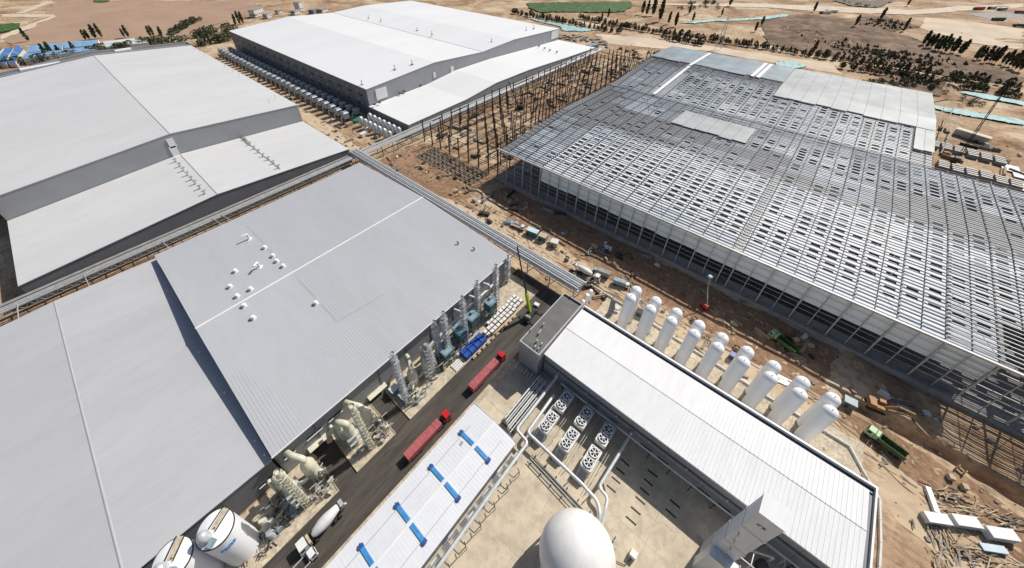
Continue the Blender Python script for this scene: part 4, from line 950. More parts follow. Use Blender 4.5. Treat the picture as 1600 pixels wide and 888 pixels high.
def tangle(loc, label, n, w_, d):
    fr = thing('pipework_frame', label, 'equipment', loc)
    for k in range(n):
        x, y = random.uniform(-w_, w_), random.uniform(-d, d); h = random.uniform(1.2, 6.0)
        MB().bar((x, y, 0), (x, y, h), .14).bar((x, y, h), (x + random.choice((-2, 2)), y, h), .14).build('frame', random.choice((M['pale_steel'], M['dark_steel'], M['cream'])), fr)
    for k in range(n // 4): x, y = random.uniform(-w_, w_), random.uniform(-d, d); MB().box((x, y, .7), (random.uniform(.6, 1.4), random.uniform(.6, 1.2), random.uniform(1, 2)), random.random()).build('cabinet', random.choice((M['cream'], M['galv'], M['grey_blue'])), fr)
    for k in range(n // 3): x, y, z = random.uniform(-w_, w_), random.uniform(-d, d), random.uniform(.6, 3.5); MB().path([(x, y, .2), (x, y, z), (x + random.uniform(-3, 3), y + random.uniform(-1, 1), z), (x + random.uniform(-3, 3), y + 1.5, .2)], random.choice((.14, .2, .3)), 7).build('pipe_run', random.choice((M['cream'], M['cream'], M['white_pipe'], M['dark_steel'])), fr)
tangle((44.5, 64.5, .22), 'tangle of grey steel frames, small pipes and platforms by the teal units', 28, 4, 3.6)
tangle((14.6, 62.0, .22), 'tangle of cream pipes and pumps at the road corner of the middle pad', 18, 1.8, 3.4)
tangle((-5.0, 61.5, .22), 'tangle of cream pipes and pumps at the corner above the mixer truck', 18, 1.8, 3.0)
tangle((29.0, 62.5, .22), 'tangle of pipes and frames between the blue skip and the cream scrubber', 20, 2.6, 3.6)
tangle((-16.0, 64.5, .22), 'tangle of pipes and frames between big white tank and cream scrubber', 22, 2.6, 4.2)
tangle((55.0, 66.5, .22), 'tangle of dark pipes and frames between the first teal towers', 22, 6, 2.6)
tangle((68.0, 66.5, .22), 'tangle of dark pipes and frames between the last teal towers', 22, 6, 2.6)
sk = thing('skip', 'blue open skip with pale lid near the foot of the eave-high chimney', 'skip', (25.8, 64.2, .22)); MB().prism([(-1.2, -1.8), (1.2, -1.8), (1.2, 1.8), (-1.2, 1.8)], 0, 1.8).build('body', M['fan_blue'], sk); MB().b2(-1.3, .2, -1.9, 1.9, 1.8, 2.0).build('lid', M['pale_roof'], sk)
sk = thing('cabinet', 'pale blue equipment cabinet behind the blue skip', 'cabinet', (24.8, 68.2, .22)); MB().b2(-1.2, 1.2, -1, 1, 0, 3).build('housing', M['grey_blue'], sk); MB().b2(-1.4, 1.4, -1.2, 1.2, 3, 3.15).build('roof', M['pale_roof'], sk)
# big white lime tanks at the lower left
def lime_tank(loc, rz, label, r=3.9, h=16.2):
    t = thing('lime_tank', label, 'tank', loc, rz)
    MB().lathe([(r, 0), (r, h), (r - .15, h + .12), (.2, h + .55)], n=40).build('shell', M['tank_white'], t, True)
    MB().lathe([(r + .08, h - .25), (r + .08, h + .1), (r, h + .1)], n=40).build('rim', M['dark_steel'], t)
    for s in (-.9, .9): MB().bar((-.5, s, h + 1.0), (r - .1, s, h + .8), .12, .3).build('handrail', M['black'], t)
    MB().b2(-.4, r - .1, -.8, .8, h + .45, h + .55).build('walkway', M['concrete2'], t)
    MB().lathe([(1.2, h + .3), (1.25, h + 2.6), (.9, h + 3.4), (.3, h + 3.7)], (-2.0, .2, 0), 14).build('filter_house', M['galv'], t, True)
    MB().b2(-3.3, -1.5, -2.2, -1.1, h + .3, h + 1.3).build('fan_box', M['grey_blue'], t)
    return t
l1 = lime_tank((-25.2, 65.2, .2), .5, 'big white round tank with blue lettering, fully in view at the lower left')
# illegible blue lettering: short strokes on the shell
for k in range(4):
    mb = MB()
    for (u0, v0, u1, v1) in ((0, 0, 0, 1.0), (0, 1.0, .6, 1.0), (.6, 0, .6, 1), (0, .5, .6, .5)) if k % 2 else ((0, .2, .7, .2), (.35, 0, .35, 1.1), (0, .8, .7, .8)):
        a0 = -1.05 - (k * .85 + u0) / 3.9 - .55; a1 = -1.05 - (k * .85 + u1) / 3.9 - .55
        mb.bar((3.93 * math.cos(a0), 3.93 * math.sin(a0), 12.2 + v0), (3.93 * math.cos(a1), 3.93 * math.sin(a1), 12.2 + v1), .2)
    mb.build('lettering', M['skylight'], l1)
lime_tank((-33.4, 66.6, .2), .8, 'big white round tank cut off by the bottom edge at the lower left')
for k, (px, py) in enumerate(((409, 812), (414.6, 822.7), (421, 832.8))):
    p = at(px, py, 3); small_tank((p.x, p.y, .2), 1.0, 3.2, M['cream'] if k < 2 else M['galv'], 'small %s barrel tank, %s from the grey wall beside the big white tank' % (('cream', 'cream', 'silver')[k], ORD[k]))
tr_ = thing('conveyor_trough', 'pale blue sloping trough between small tanks and the cream scrubber', 'trough', (-12.2, 63.5, .2)); MB().bar((-1.5, -2.6, 1.0), (1.2, 2.4, 3.4), 1.3, .4).build('chute', M['grey_blue'], tr_)
for a in ((-1.2, -2, 0), (1, 2, 0)): MB().bar(a, (a[0], a[1], 1.6 if a[1] < 0 else 3.0), .15).build('leg', M['dark_steel'], tr_)
for k in range(5):
    p = at(*((405, 842), (420, 850), (395, 860), (412, 866), (385, 872))[k], .5); t = thing('scrap_pile', 'heap of rusty boards and pipes by the big white tank, %s from the barrel tanks' % ORD[k], 'debris', (p.x, p.y, .2), group='debris by the big tanks')
    for j in range(7): MB().box((random.uniform(-1, 1), random.uniform(-1, 1), .1 + .12 * j), (random.uniform(1, 2.6), .25, .15), random.random() * 3).build('plank', random.choice((M['wood'], M['rust_steel'], M['wood_pale'], M['galv'])), t)
# crates along the road
cr = thing('crate', '', 'crate'); MB().b2(-.78, .78, -.68, .68, .16, 1.25).build('carton', M['wood'], cr); MB().b2(-.74, .74, -.62, .62, 1.25, 1.4).build('white_cover', M['white_paint'], cr); MB().b2(-.8, .8, -.7, .7, 0, .14).build('pallet', M['wood_pale'], cr)
us = [False]
for j in range(3):
    for i in range(12):
        x = 62.0 + i * 1.86; y = 59.0 + j * 1.78 + (.6 if i > 8 else 0)
        if (j == 2 and i in (0, 1)): continue
        put(cr, us, (x + random.uniform(-.1, .1), y, .24), random.uniform(-.05, .05), 'white-topped crate, %s from the blue crates in the row %s' % (ORD[i], ('nearest the road', 'in the middle', 'nearest the wall')[j]), 'white-topped crates by the road', (1, 1, random.choice((1, 1, 1.15))))
bc = thing('covered_crate', '', 'crate'); MB().add([(-1.25, -.95, 0), (1.25, -.95, 0), (1.25, .95, 0), (-1.25, .95, 0), (-1.2, -.9, 2.0), (1.2, -.9, 2.05), (1.18, .9, 1.98), (-1.2, .9, 2.08)], [(3, 2, 1, 0), (4, 5, 6, 7), (0, 1, 5, 4), (1, 2, 6, 5), (2, 3, 7, 6), (3, 0, 4, 7)]).build('tarpaulin', M['blue'], bc)
MB().bar((-1.25, 0, 2.06), (1.25, 0, 2.06), .06).build('strap', M['fan_blue'], bc); us = [False]
for j in range(2):
    for i in range(4): put(bc, us, (50.4 + i * 2.75, 58.9 + j * 2.1, .24), 0, 'crate under bright blue tarpaulin, %s from the white beams in the row nearest the %s' % (ORD[i], ('road', 'wall')[j]), 'blue covered crates')
bm_ = thing('beam_bundle', 'bundle of white beams lying beside the blue crates', 'beams', (45.6, 59.3, .24))
for k in range(4): MB().b2(-1.8, 1.9, -1.4 + k * .8, -.85 + k * .8, 0, .5).build('beam', M['white_paint'], bm_)
for k in range(10):
    x = 52 + k * 2.55; o = MB().box((0, 0, .35), (1.7, .9, .7)).box((.1, .1, .8), (1.2, .6, .25), .2).build('wrapped_pallet', M['wood_pale']); o.location = (x, 57.0 + random.uniform(-.1, .1), .05); o.rotation_euler = (0, 0, random.uniform(-.3, .3))
    tag(o, 'tan wrapped pallet on the road edge, %s from the white beam bundle' % ORD[k], 'pallet', 'tan pallets along the road edge')

# ================================================================== VEHICLES AND MACHINES
whl = MB().tube((0, -.18, 0), (0, .18, 0), .5, 12).mesh('wheel', M['tyre'])
def wheels(t, xs, yo=1.05, r=.5):
    for x in xs:
        for s in (-1, 1): inst('wheel', whl, t, (x, s * yo, r), (r / .5, 1.6, r / .5))
def cab(t, x, mat_, l=2.2, w_=2.4, h=2.7, z0=.7):
    c = MB().add([(x - l / 2, -w_ / 2, z0), (x + l / 2, -w_ / 2, z0), (x + l / 2, w_ / 2, z0), (x - l / 2, w_ / 2, z0), (x - l / 2, -w_ / 2 + .1, z0 + h), (x + l / 2 - .35, -w_ / 2 + .1, z0 + h), (x + l / 2 - .35, w_ / 2 - .1, z0 + h), (x - l / 2, w_ / 2 - .1, z0 + h)],
                 [(3, 2, 1, 0), (4, 5, 6, 7), (0, 1, 5, 4), (1, 2, 6, 5), (2, 3, 7, 6), (3, 0, 4, 7)]).build('cab', mat_, t)
    MB().add([(x + l / 2 - .12, -w_ / 2 + .2, z0 + h * .5), (x + l / 2 - .12, w_ / 2 - .2, z0 + h * .5), (x + l / 2 - .3, w_ / 2 - .25, z0 + h * .92), (x + l / 2 - .3, -w_ / 2 + .25, z0 + h * .92)], [(0, 1, 2, 3)]).build('windscreen', M['glass'], c)
    for s in (-1, 1): MB().b2(x - .3, x + .6, s * (w_ / 2 - .02) - .03, s * (w_ / 2 - .02) + .03, z0 + h * .5, z0 + h * .85).build('side_window', M['glass'], c)
    return c
def red_truck(x0, y, label, split):
    t = thing('semi_truck', label, 'truck', (x0, y, .02), group='red articulated trucks on the road')
    MB().b2(.2, 16.6, -.5, .5, .6, 1.0).build('chassis', M['dark_steel'], t)
    MB().b2(0, split, -1.25, 1.25, 1.0, 3.2).build('trailer', M['red'], t)
    MB().b2(split + .12, 13.2, -1.25, 1.25, 1.0, 3.2).build('trailer', M['red'], t)
    for k in range(8): MB().b2(.6 + k * 1.6, .7 + k * 1.6, -1.27, 1.27, 3.18, 3.24).build('tarp_bow', M['red'], t)
    cab(t, 16.0, M['red_cab'], 2.2, 2.45, 2.9)
    MB().b2(14.1, 14.7, -1.1, 1.1, .8, 2.6).build('fuel_tank', M['dark_steel'], t)
    wheels(t, (1.8, 3.1, 4.4, 12.2, 13.5, 16.3))
red_truck(14.9, 49.0, 'red articulated truck on the dark road, the one nearer the big white tanks', 10.8)
red_truck(42.2, 49.2, 'red articulated truck on the dark road, the one nearer the annex', 10.2)
def mixer(loc, rz, label, body, s=1.0):
    t = thing('mixer_truck', label, 'truck', loc, rz); t.scale = (s, s, s)
    MB().b2(-5.5, 5.0, -.5, .5, .6, 1.05).build('chassis', M['dark_steel'], t)
    cab(t, 4.9, body, 2.2, 2.4, 2.5)
    d = MB().lathe([(.55, -3.9), (.85, -3.6), (1.35, -1.0), (1.4, .6), (1.05, 2.5), (.6, 3.2)], n=18)
    a = R(-78); d.v = [(-.9 + z * math.cos(R(12)) + x * math.sin(R(12)), y, 2.6 - z * math.sin(R(12)) * .8 + x * math.cos(R(12))) for x, y, z in d.v]
    d.build('drum', body, t, True)
    MB().b2(-5.9, -5.0, -.8, .8, 2.6, 3.9).build('hopper', M['galv'], t); MB().bar((-5.2, 0, 2.4), (-6.3, 0, 1.0), .5, .15).build('chute', M['galv'], t)
    MB().b2(3.0, 3.5, -1.1, 1.1, 1.1, 2.6).build('water_tank', M['wood_pale'], t); wheels(t, (-3.8, -2.5, 2.2, 4.6))
mixer((-9.6, 53.0, .02), math.pi, 'white concrete mixer truck on the dark road below the cream scrubbers', M['white_paint'], 1.1)
mixer((*at(917, 430)[:2], -.3), -1.45, 'white concrete mixer truck on the sand beside the grey box truck', M['white_paint'])
def flatbed(loc, rz, label, cabm, bedm, load=None, l=5.2, box=False, s=1.0):
    t = thing('flatbed_truck' if not box else 'box_truck', label, 'truck', loc, rz); t.scale = (s, s, s)
    MB().b2(-l, 2.4, -.45, .45, .5, .9).build('chassis', M['dark_steel'], t); cab(t, 1.5, cabm, 1.8, 2.1, 2.0)
    if box: MB().b2(-l, .4, -1.15, 1.15, .9, 3.3).build('box_body', bedm, t)
    else:
        MB().b2(-l, .3, -1.1, 1.1, .9, 1.05).build('bed', bedm, t)
        for b in ((-l, .3, -1.15, -1.05), (-l, .3, 1.05, 1.15), (-l, -l + .1, -1.05, 1.05), (.2, .3, -1.05, 1.05)): MB().b2(*b, 1.05, 1.6).build('side_board', M['white_paint'], t)
        if load: MB().lathe([(.7, 1.05), (.6, 1.5), (.2, 1.8)], (-3, 0, 0), 9).build('load', load, t)
    wheels(t, (-l + 1.2, 1.5), .95, .42); return t
flatbed((-15.4, 50.0, .02), 0.02, 'small white flatbed truck with green load at the bottom of the dark road', M['white_paint'], M['rust_steel'], M['green_net'])
flatbed((*at(934, 427)[:2], -.3), 1.75, 'grey box truck parked beside the white mixer on the sand', M['grey_blue'], M['concrete_grey'], box=True)
flatbed((*at(813, 357)[:2], -.3), -1.4, 'small white truck before the teal and tan boxes on the sand', M['white_paint'], M['wood'])
flatbed((*at(975, 447)[:2], -.3), -1.3, 'pale blue box truck between grey mixer and first white tanks', M['white_paint'], M['grey_blue'], box=True, s=.9)
def dump(loc, rz, label, cabm, bedm, s=1.0):
    t = thing('dump_truck', label, 'truck', loc, rz, group='green dump trucks on the sand'); t.scale = (s, s, s)
    MB().b2(-5.6, 3.2, -.5, .5, .7, 1.1).build('chassis', M['dark_steel'], t); cab(t, 2.9, cabm, 2.0, 2.4, 2.5, .8); MB().b2(.9, 1.7, -1.2, 1.2, 1.2, 3.2).build('bulkhead', cabm, t)
    MB().b2(-5.9, .7, -1.25, 1.25, 1.2, 1.4).build('bed_floor', bedm, t)
    for b in ((-5.9, .7, -1.35, -1.2), (-5.9, .7, 1.2, 1.35), (.55, .7, -1.2, 1.2)): MB().b2(*b, 1.4, 2.8).build('bed_side', bedm, t)
    wheels(t, (-4.6, -3.2, .6, 2.9)); return t
pa, pb_ = at(1202, 522), at(1232, 545); dump(((pa.x + pb_.x) / 2, (pa.y + pb_.y) / 2, -.45), math.atan2(pa.y - pb_.y, pa.x - pb_.x), 'green dump truck in the shade of the steel frame beside a loader', M['pale_green'], M['green'])
pa, pb_ = at(1350, 672), at(1398, 708); dump(((pa.x + pb_.x) / 2, (pa.y + pb_.y) / 2, -.45), math.atan2(pa.y - pb_.y, pa.x - pb_.x), 'green dump truck with pale cab standing in full sun by the last tanks', M['pale_green'], M['green'])
def excavator(loc, rz, label, col, s=1.0, reach=1.0):
    t = thing('excavator', label, 'excavator', loc, rz); t.scale = (s, s, s)
    for y in (-1.1, 1.1):
        k = MB().extr([(-2, .25), (-1.7, 0), (1.7, 0), (2, .25), (2, .65), (1.7, .9), (-1.7, .9), (-2, .65)], 'y', y - .3, y + .3).build('track', M['tyre'], t)
    MB().b2(-1.9, 1.2, -1.3, 1.3, 1.0, 2.1).build('house', col, t); MB().b2(-1.9, -.6, -1.3, 1.3, 2.1, 2.5).build('engine_cover', col, t)
    c = MB().b2(.1, 1.4, .25, 1.25, 1.1, 2.9).build('cab', col, t); MB().b2(1.38, 1.44, .35, 1.15, 1.8, 2.7).build('windscreen', M['glass'], c)
    MB().bar((1.0, -.3, 1.7), (3.2, -.3, 4.0), .4, .55).bar((3.2, -.3, 4.0), (5.6 * reach, -.3, 3.6), .36, .45).build('boom', col, t)
    MB().bar((5.5 * reach, -.3, 3.7), (6.6 * reach, -.3, 1.2), .3, .4).build('arm', col, t)
    MB().add([(6.3 * reach, -.8, 1.3), (6.9 * reach, -.8, .9), (6.2 * reach, -.8, .1), (5.7 * reach, -.8, .6), (6.3 * reach, .2, 1.3), (6.9 * reach, .2, .9), (6.2 * reach, .2, .1), (5.7 * reach, .2, .6)], [(0, 1, 2, 3), (7, 6, 5, 4), (0, 4, 5, 1), (1, 5, 6, 2), (2, 6, 7, 3), (3, 7, 4, 0)]).build('bucket', M['dark_steel'], t)
excavator((*at(1366, 636)[:2], -.3), -1.35, 'orange excavator digging beside the trench and spoil heap', M['orange'], 1.25, 1.15)
excavator((*at(967, 402)[:2], -.3), -1.0, 'small dark excavator by the white bags under the frame', M['rust_steel'], .9)
excavator((*at(748, 243)[:2], -.3), .7, 'small yellow excavator among the bare columns', M['orange'], .95)
excavator((*at(918, 447)[:2], -.3), -.6, 'dark loader excavator below the mixer truck near the gallery', M['rust_steel'], .8)
excavator((*at(825, 268)[:2], -.3), 2.2, 'white excavator at the left foot of the steel frame', M['white_paint'], .8)
ld = thing('wheel_loader', 'brown wheel loader with raised bucket beside the shaded green truck', 'loader', (*at(1240, 536)[:2], -.3), .8)
MB().b2(-2, .6, -1, 1, .7, 1.9).build('body', M['orange'], ld); MB().b2(-.6, .6, -.8, .8, 1.9, 3.0).build('cab', M['wood_pale'], ld); MB().bar((.6, 0, 1.6), (2.6, 0, 1.1), .9, .3).build('lift_arm', M['orange'], ld)
MB().extr([(2.4, .4), (3.4, .3), (3.3, 1.0), (2.6, 1.7)], 'y', -1.3, 1.3).build('bucket', M['orange'], ld); wheels(ld, (-1.3, 1.2), 1.1, .65)
# mobile crane
mc = thing('mobile_crane', 'mobile crane with lime boom base and tall thin black boom beside the annex', 'crane', (80.5, 52.6, .02), R(8))
MB().b2(-4.8, 4.8, -1.2, 1.2, .7, 1.5).build('carrier', M['dark_steel'], mc); cab(mc, 4.4, M['white_paint'], 1.8, 2.3, 1.9); MB().b2(-2.6, 1.2, -1.25, 1.25, 1.5, 2.9).build('superstructure', M['black'], mc); MB().b2(-3.6, -2.6, -1.2, 1.2, 1.5, 3.0).build('counterweight', M['concrete_grey'], mc)
wheels(mc, (-3.8, -2.4, 2.0, 3.4)); 
for x in (-3.2, 2.6):
    for s in (-1, 1): MB().bar((x, 0, .9), (x, s * 3.6, .8), .3).tube((x, s * 3.6, .8), (x, s * 3.6, 0), .22, 8).build('outrigger', M['dark_steel'], mc)
B0, B1 = Vector((-.6, .4, 2.6)), Vector((-3.9, 5.6, 38)); q1 = B0.lerp(B1, .32); q2 = B0.lerp(B1, .66)
MB().bar(B0, q1, .95, 1.1).build('boom_section', M['lime'], mc); MB().bar(q1, q2, .5, .6).build('boom_section', M['black'], mc); MB().bar(q2, B1, .34, .4).build('boom_section', M['black'], mc)
MB().bar(B1, B1 + Vector((.7, .1, .2)), .3).tube(B1 + Vector((.7, .1, .1)), B1 + Vector((.7, .1, -6)), .05, 5).build('hook_line', M['black'], mc)
of = thing('lifting_frame', 'small orange frame lying on the concrete by the gallery end', 'frame', (*at(834, 453)[:2], .03), .6); MB().bar((-1.5, -.8, .1), (.2, .9, 2.0), .2).bar((.2, .9, 2.0), (1.4, -.9, .1), .2).build('frame', M['orange'], of); MB().bar((-.8, -.2, 1.0), (.9, 0, 1.0), .15).build('brace', M['orange'], of)
al = thing('boom_lift', 'red boom lift with long thin arm and grey basket before the frame', 'lift', (*at(1101, 480)[:2], -.3), 1.0)
MB().b2(-1.5, 1.5, -1, 1, .5, 1.5).build('chassis', M['lift_red'], al); wheels(al, (-1, 1), .95, .45); MB().b2(-1.2, .6, -.8, .8, 1.5, 2.3).build('turntable', M['lift_red'], al)
MB().bar((-.8, 0, 2.0), (2.0, .5, 9.5), .3).bar((2.0, .5, 9.5), (2.6, 1.0, 15.5), .2).build('arm', M['pale_steel'], al); MB().b2(2.2, 3.6, .4, 1.7, 15.2, 16.3).build('basket', M['grey_blue'], al)
def crawler(loc, rz, L, tilt, label, col):
    t = thing('crawler_crane', label, 'crane', loc, rz)
    for y in (-1.6, 1.6): MB().b2(-3, 3, y - .4, y + .4, 0, 1.1).build('track', M['tyre'], t)
    MB().b2(-3, 2, -1.5, 1.5, 1.2, 3.2).build('house', col, t); a = Vector((1.5, 0, 2.2)); b = a + Vector((math.cos(tilt) * L, 0, math.sin(tilt) * L)); mb = MB()
    for s in (-.6, .6): MB().bar(a + Vector((0, s, 0)), b + Vector((0, s * .4, 0)), .3, .5).build('boom_chord', M['black'], t)
    n = 12
    for k in range(n): mb.bar(a.lerp(b, k / n) + Vector((0, .5, 0)), a.lerp(b, (k + 1) / n) + Vector((0, -.5, 0)), .16)
    mb.build('boom_lacing', M['black'], t); MB().bar((-2.5, 0, 3), b, .12).build('pendant', M['black'], t)
crawler((*at(1493, 252)[:2], 0), -.1, 52, R(50), 'rusty crawler crane with long black boom over the concrete block rows', M['rust_steel'])
crawler((*at(812, 170)[:2], 0), 2.2, 22, R(68), 'crawler crane with short black boom among the bare columns', M['rust_steel'])
pu = thing('concrete_pump', 'olive concrete pump with folded boom on the sand by the gallery', 'pump', (*at(757, 335)[:2], -.3), -1.2)
MB().b2(-3, 3, -1, 1, .6, 1.6).build('chassis', M['dark_steel'], pu); wheels(pu, (-2, 2)); MB().bar((-1, 0, 1.6), (.8, .3, 7), .4).bar((.8, .3, 7), (-.6, .6, 2.2), .3).bar((-.6, .6, 2.2), (2.2, .5, 6), .25).build('boom', mat('pump_olive', (.20, .19, .08), .6), pu)
# boxes, containers, sheds on the sand
def cont(q, rz, d, m_, label, roof=None):
    p = at(*q); t = thing('site_container', label, 'container', (p.x, p.y, -.3), rz)
    MB().b2(-d[0] / 2, d[0] / 2, -d[1] / 2, d[1] / 2, 0, d[2]).build('body', m_, t); MB().b2(-d[0] / 2 - .1, d[0] / 2 + .1, -d[1] / 2 - .1, d[1] / 2 + .1, d[2], d[2] + .12).build('roof', roof or m_, t)
    MB().b2(-d[0] / 2 + .6, -d[0] / 2 + 1.5, -d[1] / 2 - .05, -d[1] / 2 + .02, .1, 2).build('door', M['dark_steel'], t)
cont((832, 366), -1.4, (6, 3, 3), M['teal'], 'teal-roofed site container in the row along the sand road', M['pale_roof'])
cont((848, 374), -1.4, (4, 3, 3), M['teal'], 'tan-roofed site container in the row along the sand road', M['wood_pale'])
cont((866, 383), -1.3, (3.4, 3.2, 3), M['wood_pale'], 'cream box container at the end of the row on the sand', M['plaster'])
cont((1324, 632), -1.5, (3.2, 2.6, 2.6), M['wall_dark'], 'grey-roofed cabin behind the last white tank', M['grey_blue'])
cont((1146, 560), -1.5, (3, 2, 2.2), M['fan_blue'], 'dark blue box behind the fifth and sixth tanks')
cont((1005, 495), -1.45, (6, 2.4, 2.6), M['wall_dark'], 'black lorry trailer behind the first tanks', M['black'])
cont((925, 75), -.3, (14, 7, 4), M['grey_blue'], 'grey-blue site office beyond the bare columns', M['grey_blue'])
cont((1410, 640), -1.3, (3, 2, 1), M['grey_blue'], 'small grey-blue skip by the spoil heap')
# wrapped bundles
tb = thing('tarp_heap', 'lumpy silver-blue plastic-covered heap on the sand road', 'tarpaulin', (*at(796, 349)[:2], -.4), -1.0)
mb = MB().lathe([(1.8, 0), (1.7, .8), (1.2, 1.5), (.4, 1.8)], n=14); mb.v = [(x * 2.0 + random.uniform(-.3, .3), y + random.uniform(-.3, .3), z + random.uniform(-.15, .25)) for x, y, z in mb.v]; mb.build('cover', M['grey_blue'], tb)
mb = MB().lathe([(1.3, 0), (1.2, .6), (.5, 1.2)], (3.6, .6, 0), 10); mb.v = [(x + random.uniform(-.2, .2), y + random.uniform(-.2, .2), z) for x, y, z in mb.v]; mb.build('cover', M['galv'], tb)
bag = MB().lathe([(.55, 0), (.7, .5), (.5, .9), (.1, 1.0)], n=8).mesh('bag', M['white_paint'])
bg_ = thing('bag_group', 'cluster of white bulk bags in the shade of the frame', 'bags', (*at(949, 385)[:2], -.3))
for k in range(8): inst('bag', bag, bg_, (random.uniform(-2, 2), random.uniform(-3, 3), 0), (1.2, 1.2, 1.1))
def stack_slabs(q, rz, n, d, label, m_, gap=.06, yo=0, name='panel_stack'):
    p = at(*q); t = thing(name, label, 'panels', (p.x, p.y, gh(p.x, p.y)), rz, group='white panel stacks on the sand')
    me = MB().box((0, 0, 0), (d[0], d[1], d[2])).mesh('panel', m_)
    for k in range(n): inst('panel', me, t, (random.uniform(-.08, .08), random.uniform(-.06, .06) + yo * k, .35 + k * (d[2] + gap)))
    for x in (-d[0] * .35, d[0] * .35): MB().b2(x - .12, x + .12, -d[1] / 2, d[1] / 2, -.3, .3).build('bearer', M['wood'], t)
stack_slabs((1455, 781), .30, 3, (6.4, 1.2, .25), 'narrow white panel stack pointing at the trench', M['white_paint'])
stack_slabs((1461, 812), -.98, 6, (5.6, 2.4, .26), 'white panel stack with black end, nearest the white roof', M['white_paint'])
stack_slabs((1505, 817), -.98, 6, (5.8, 2.5, .26), 'white panel stack, middle one of the three in line', M['white_paint'])
stack_slabs((1558, 837), -.98, 7, (6.2, 2.5, .28), 'white panel stack, farthest of the three in line', M['white_paint'])
stack_slabs((1550, 858), -.98, 3, (5.6, 1.6, .3), 'low pale blue panel stack in front of the farthest white stack', mat('panel_pale_blue', (.52, .62, .68), .5, var=.06))
for k, (q, rz, n) in enumerate((((1452, 655), .3, 4), ((1462, 662), .3, 3))):
    p = at(*q); t = thing('insulation_pack', 'stack of pale plates by the trench, the %s one' % ('taller', 'bluer')[k], 'plates', (p.x, p.y, -.4), rz)
    for j in range(n): MB().b2(-.9 + j * 1.0, -.2 + j * 1.0, -.9, .9, 0, .7).build('plate', M['white_paint'] if k == 0 else M['pale_roof'], t)
pk = MB().box((0, 0, 0), (1, 1, 1)); pks = [pk.mesh('plank', M['wood']), pk.mesh('plank', M['wood_pale']), pk.mesh('plank', M['rust_steel']), pk.mesh('plank', M['concrete_grey'])]
def timber(q, rz, n, spread, label, mix=(0, 1, 2, 0), L=4.0):
    mix = tuple(0 if v == 3 and random.random() < .5 else v for v in mix)
    p = at(*q); t = thing('timber_pile', label, 'timber', (p.x, p.y, gh(p.x, p.y)), rz, group='timber and scrap piles')
    for k in range(n): inst('plank', pks[random.choice(mix)], t, (random.gauss(0, spread[0]), random.gauss(0, spread[1]), .1 + random.random() * .7), (random.uniform(.5, 1) * L, random.uniform(.12, .4), .12), (random.uniform(-.15, .15), random.uniform(-.15, .15), random.gauss(0, .35)))
timber((1480, 775), -1.0, 46, (2.6, 1.2), 'long heap of grey-brown boards above the white panel stacks')
timber((1520, 792), -1.0, 30, (2.4, 1.0), 'heap of pale splintered boards between panels and trench', (1, 3))
timber((1575, 812), -1.0, 26, (2.0, 1.2), 'heap of orange-brown boards beside the farthest panel stack', (0, 1, 2))
timber((1475, 850), .2, 46, (3.0, 1.6), 'wide heap of dark boards below the first panel stack', (0, 2, 3))
timber((1515, 862), -1.0, 40, (2.6, 1.6), 'tangled heap of boards below the middle panel stack')
timber((1560, 880), -1.0, 34, (2.6, 1.6), 'tangled heap of boards at the bottom right corner')
timber((1462, 878), .3, 16, (1.2, 1.4), 'pile of pale blocks at the bottom edge', (1, 3), 1.6)
timber((675, 262), .5, 26, (2.5, 1.6), 'scattered boards left of the footing rows', (0, 2), 3)
timber((790, 285), .2, 26, (3.0, 1.6), 'scattered boards at the corner of the steel frame', (1, 3, 2), 3)
timber((1005, 475), .9, 22, (2.4, 1.2), 'scattered scrap behind the first pair of tanks', (1, 3), 2.5)
timber((1105, 530), .9, 30, (2.0, 1.2), 'pile of dark rubble behind the fourth pair of tanks', (2, 3), 1.6)
timber((1230, 600), -1.4, 22, (3.0, .6), 'stack of white beams behind the eighth pair of tanks', (3, 1), 5)
timber((985, 440), .9, 24, (2.6, 1.2), 'scattered scrap by the blue box truck', (1, 3, 2), 2.5)
stk = thing('beam_stack', 'stack of white beams behind the seventh and eighth tank pairs', 'beams', (*at(1238, 603)[:2], -.2), -1.5)
for k in range(6): MB().b2(-5, 4.5 - .5 * k, -1.3 + k * .5, -.95 + k * .5, 0, .4 + .1 * (k % 3)).build('beam', M['white_paint'], stk)
for k, q in enumerate(((1484, 747), (1505, 762))):
    p = at(*q); o = MB().box((0, 0, .7), (1.4, 1.2, 1.4)).box((0, 0, 1.45), (1.5, 1.3, .12)).build('wooden_crate', M['wood_pale']); o.location = (p.x, p.y, gh(p.x, p.y)); o.rotation_euler = (0, 0, .4)
    tag(o, 'tan wooden crate beside the trench, the %s of two' % ('squarer', 'battered')[k], 'crate')
# footings in the excavation
ft = thing('footing_grid', 'rows of brown concrete footings in the excavation by the bare columns', 'foundation')
fm = MB().add([(-1, -1, -.6), (1, -1, -.6), (1, 1, -.6), (-1, 1, -.6), (-.8, -.8, .7), (.8, -.8, .7), (.8, .8, .7), (-.8, .8, .7)], [(4, 5, 6, 7), (0, 1, 5, 4), (1, 2, 6, 5), (2, 3, 7, 6), (3, 0, 4, 7)]).mesh('footing', M['rubble'])
fcm = MB().b2(-.35, .35, -.35, .35, .7, 1.9).mesh('column_stub', M['wood'])
for j in range(13):
    for i in range(4):
        x, y = 133 + i * 3.6 + random.uniform(-.3, .3), 138 + j * 4.0 + random.uniform(-.3, .3); f_ = inst('footing', fm, ft, (x, y, -.5), (1, 1, random.uniform(.7, 1.1)), (0, 0, random.uniform(-.1, .1)))
        inst('column_stub', fcm, f_)
for i in range(5): MB().b2(130.9 + i * 3.6, 131.5 + i * 3.6, 136, 189, -.7, .1).build('ground_beam', M['rubble'], ft)
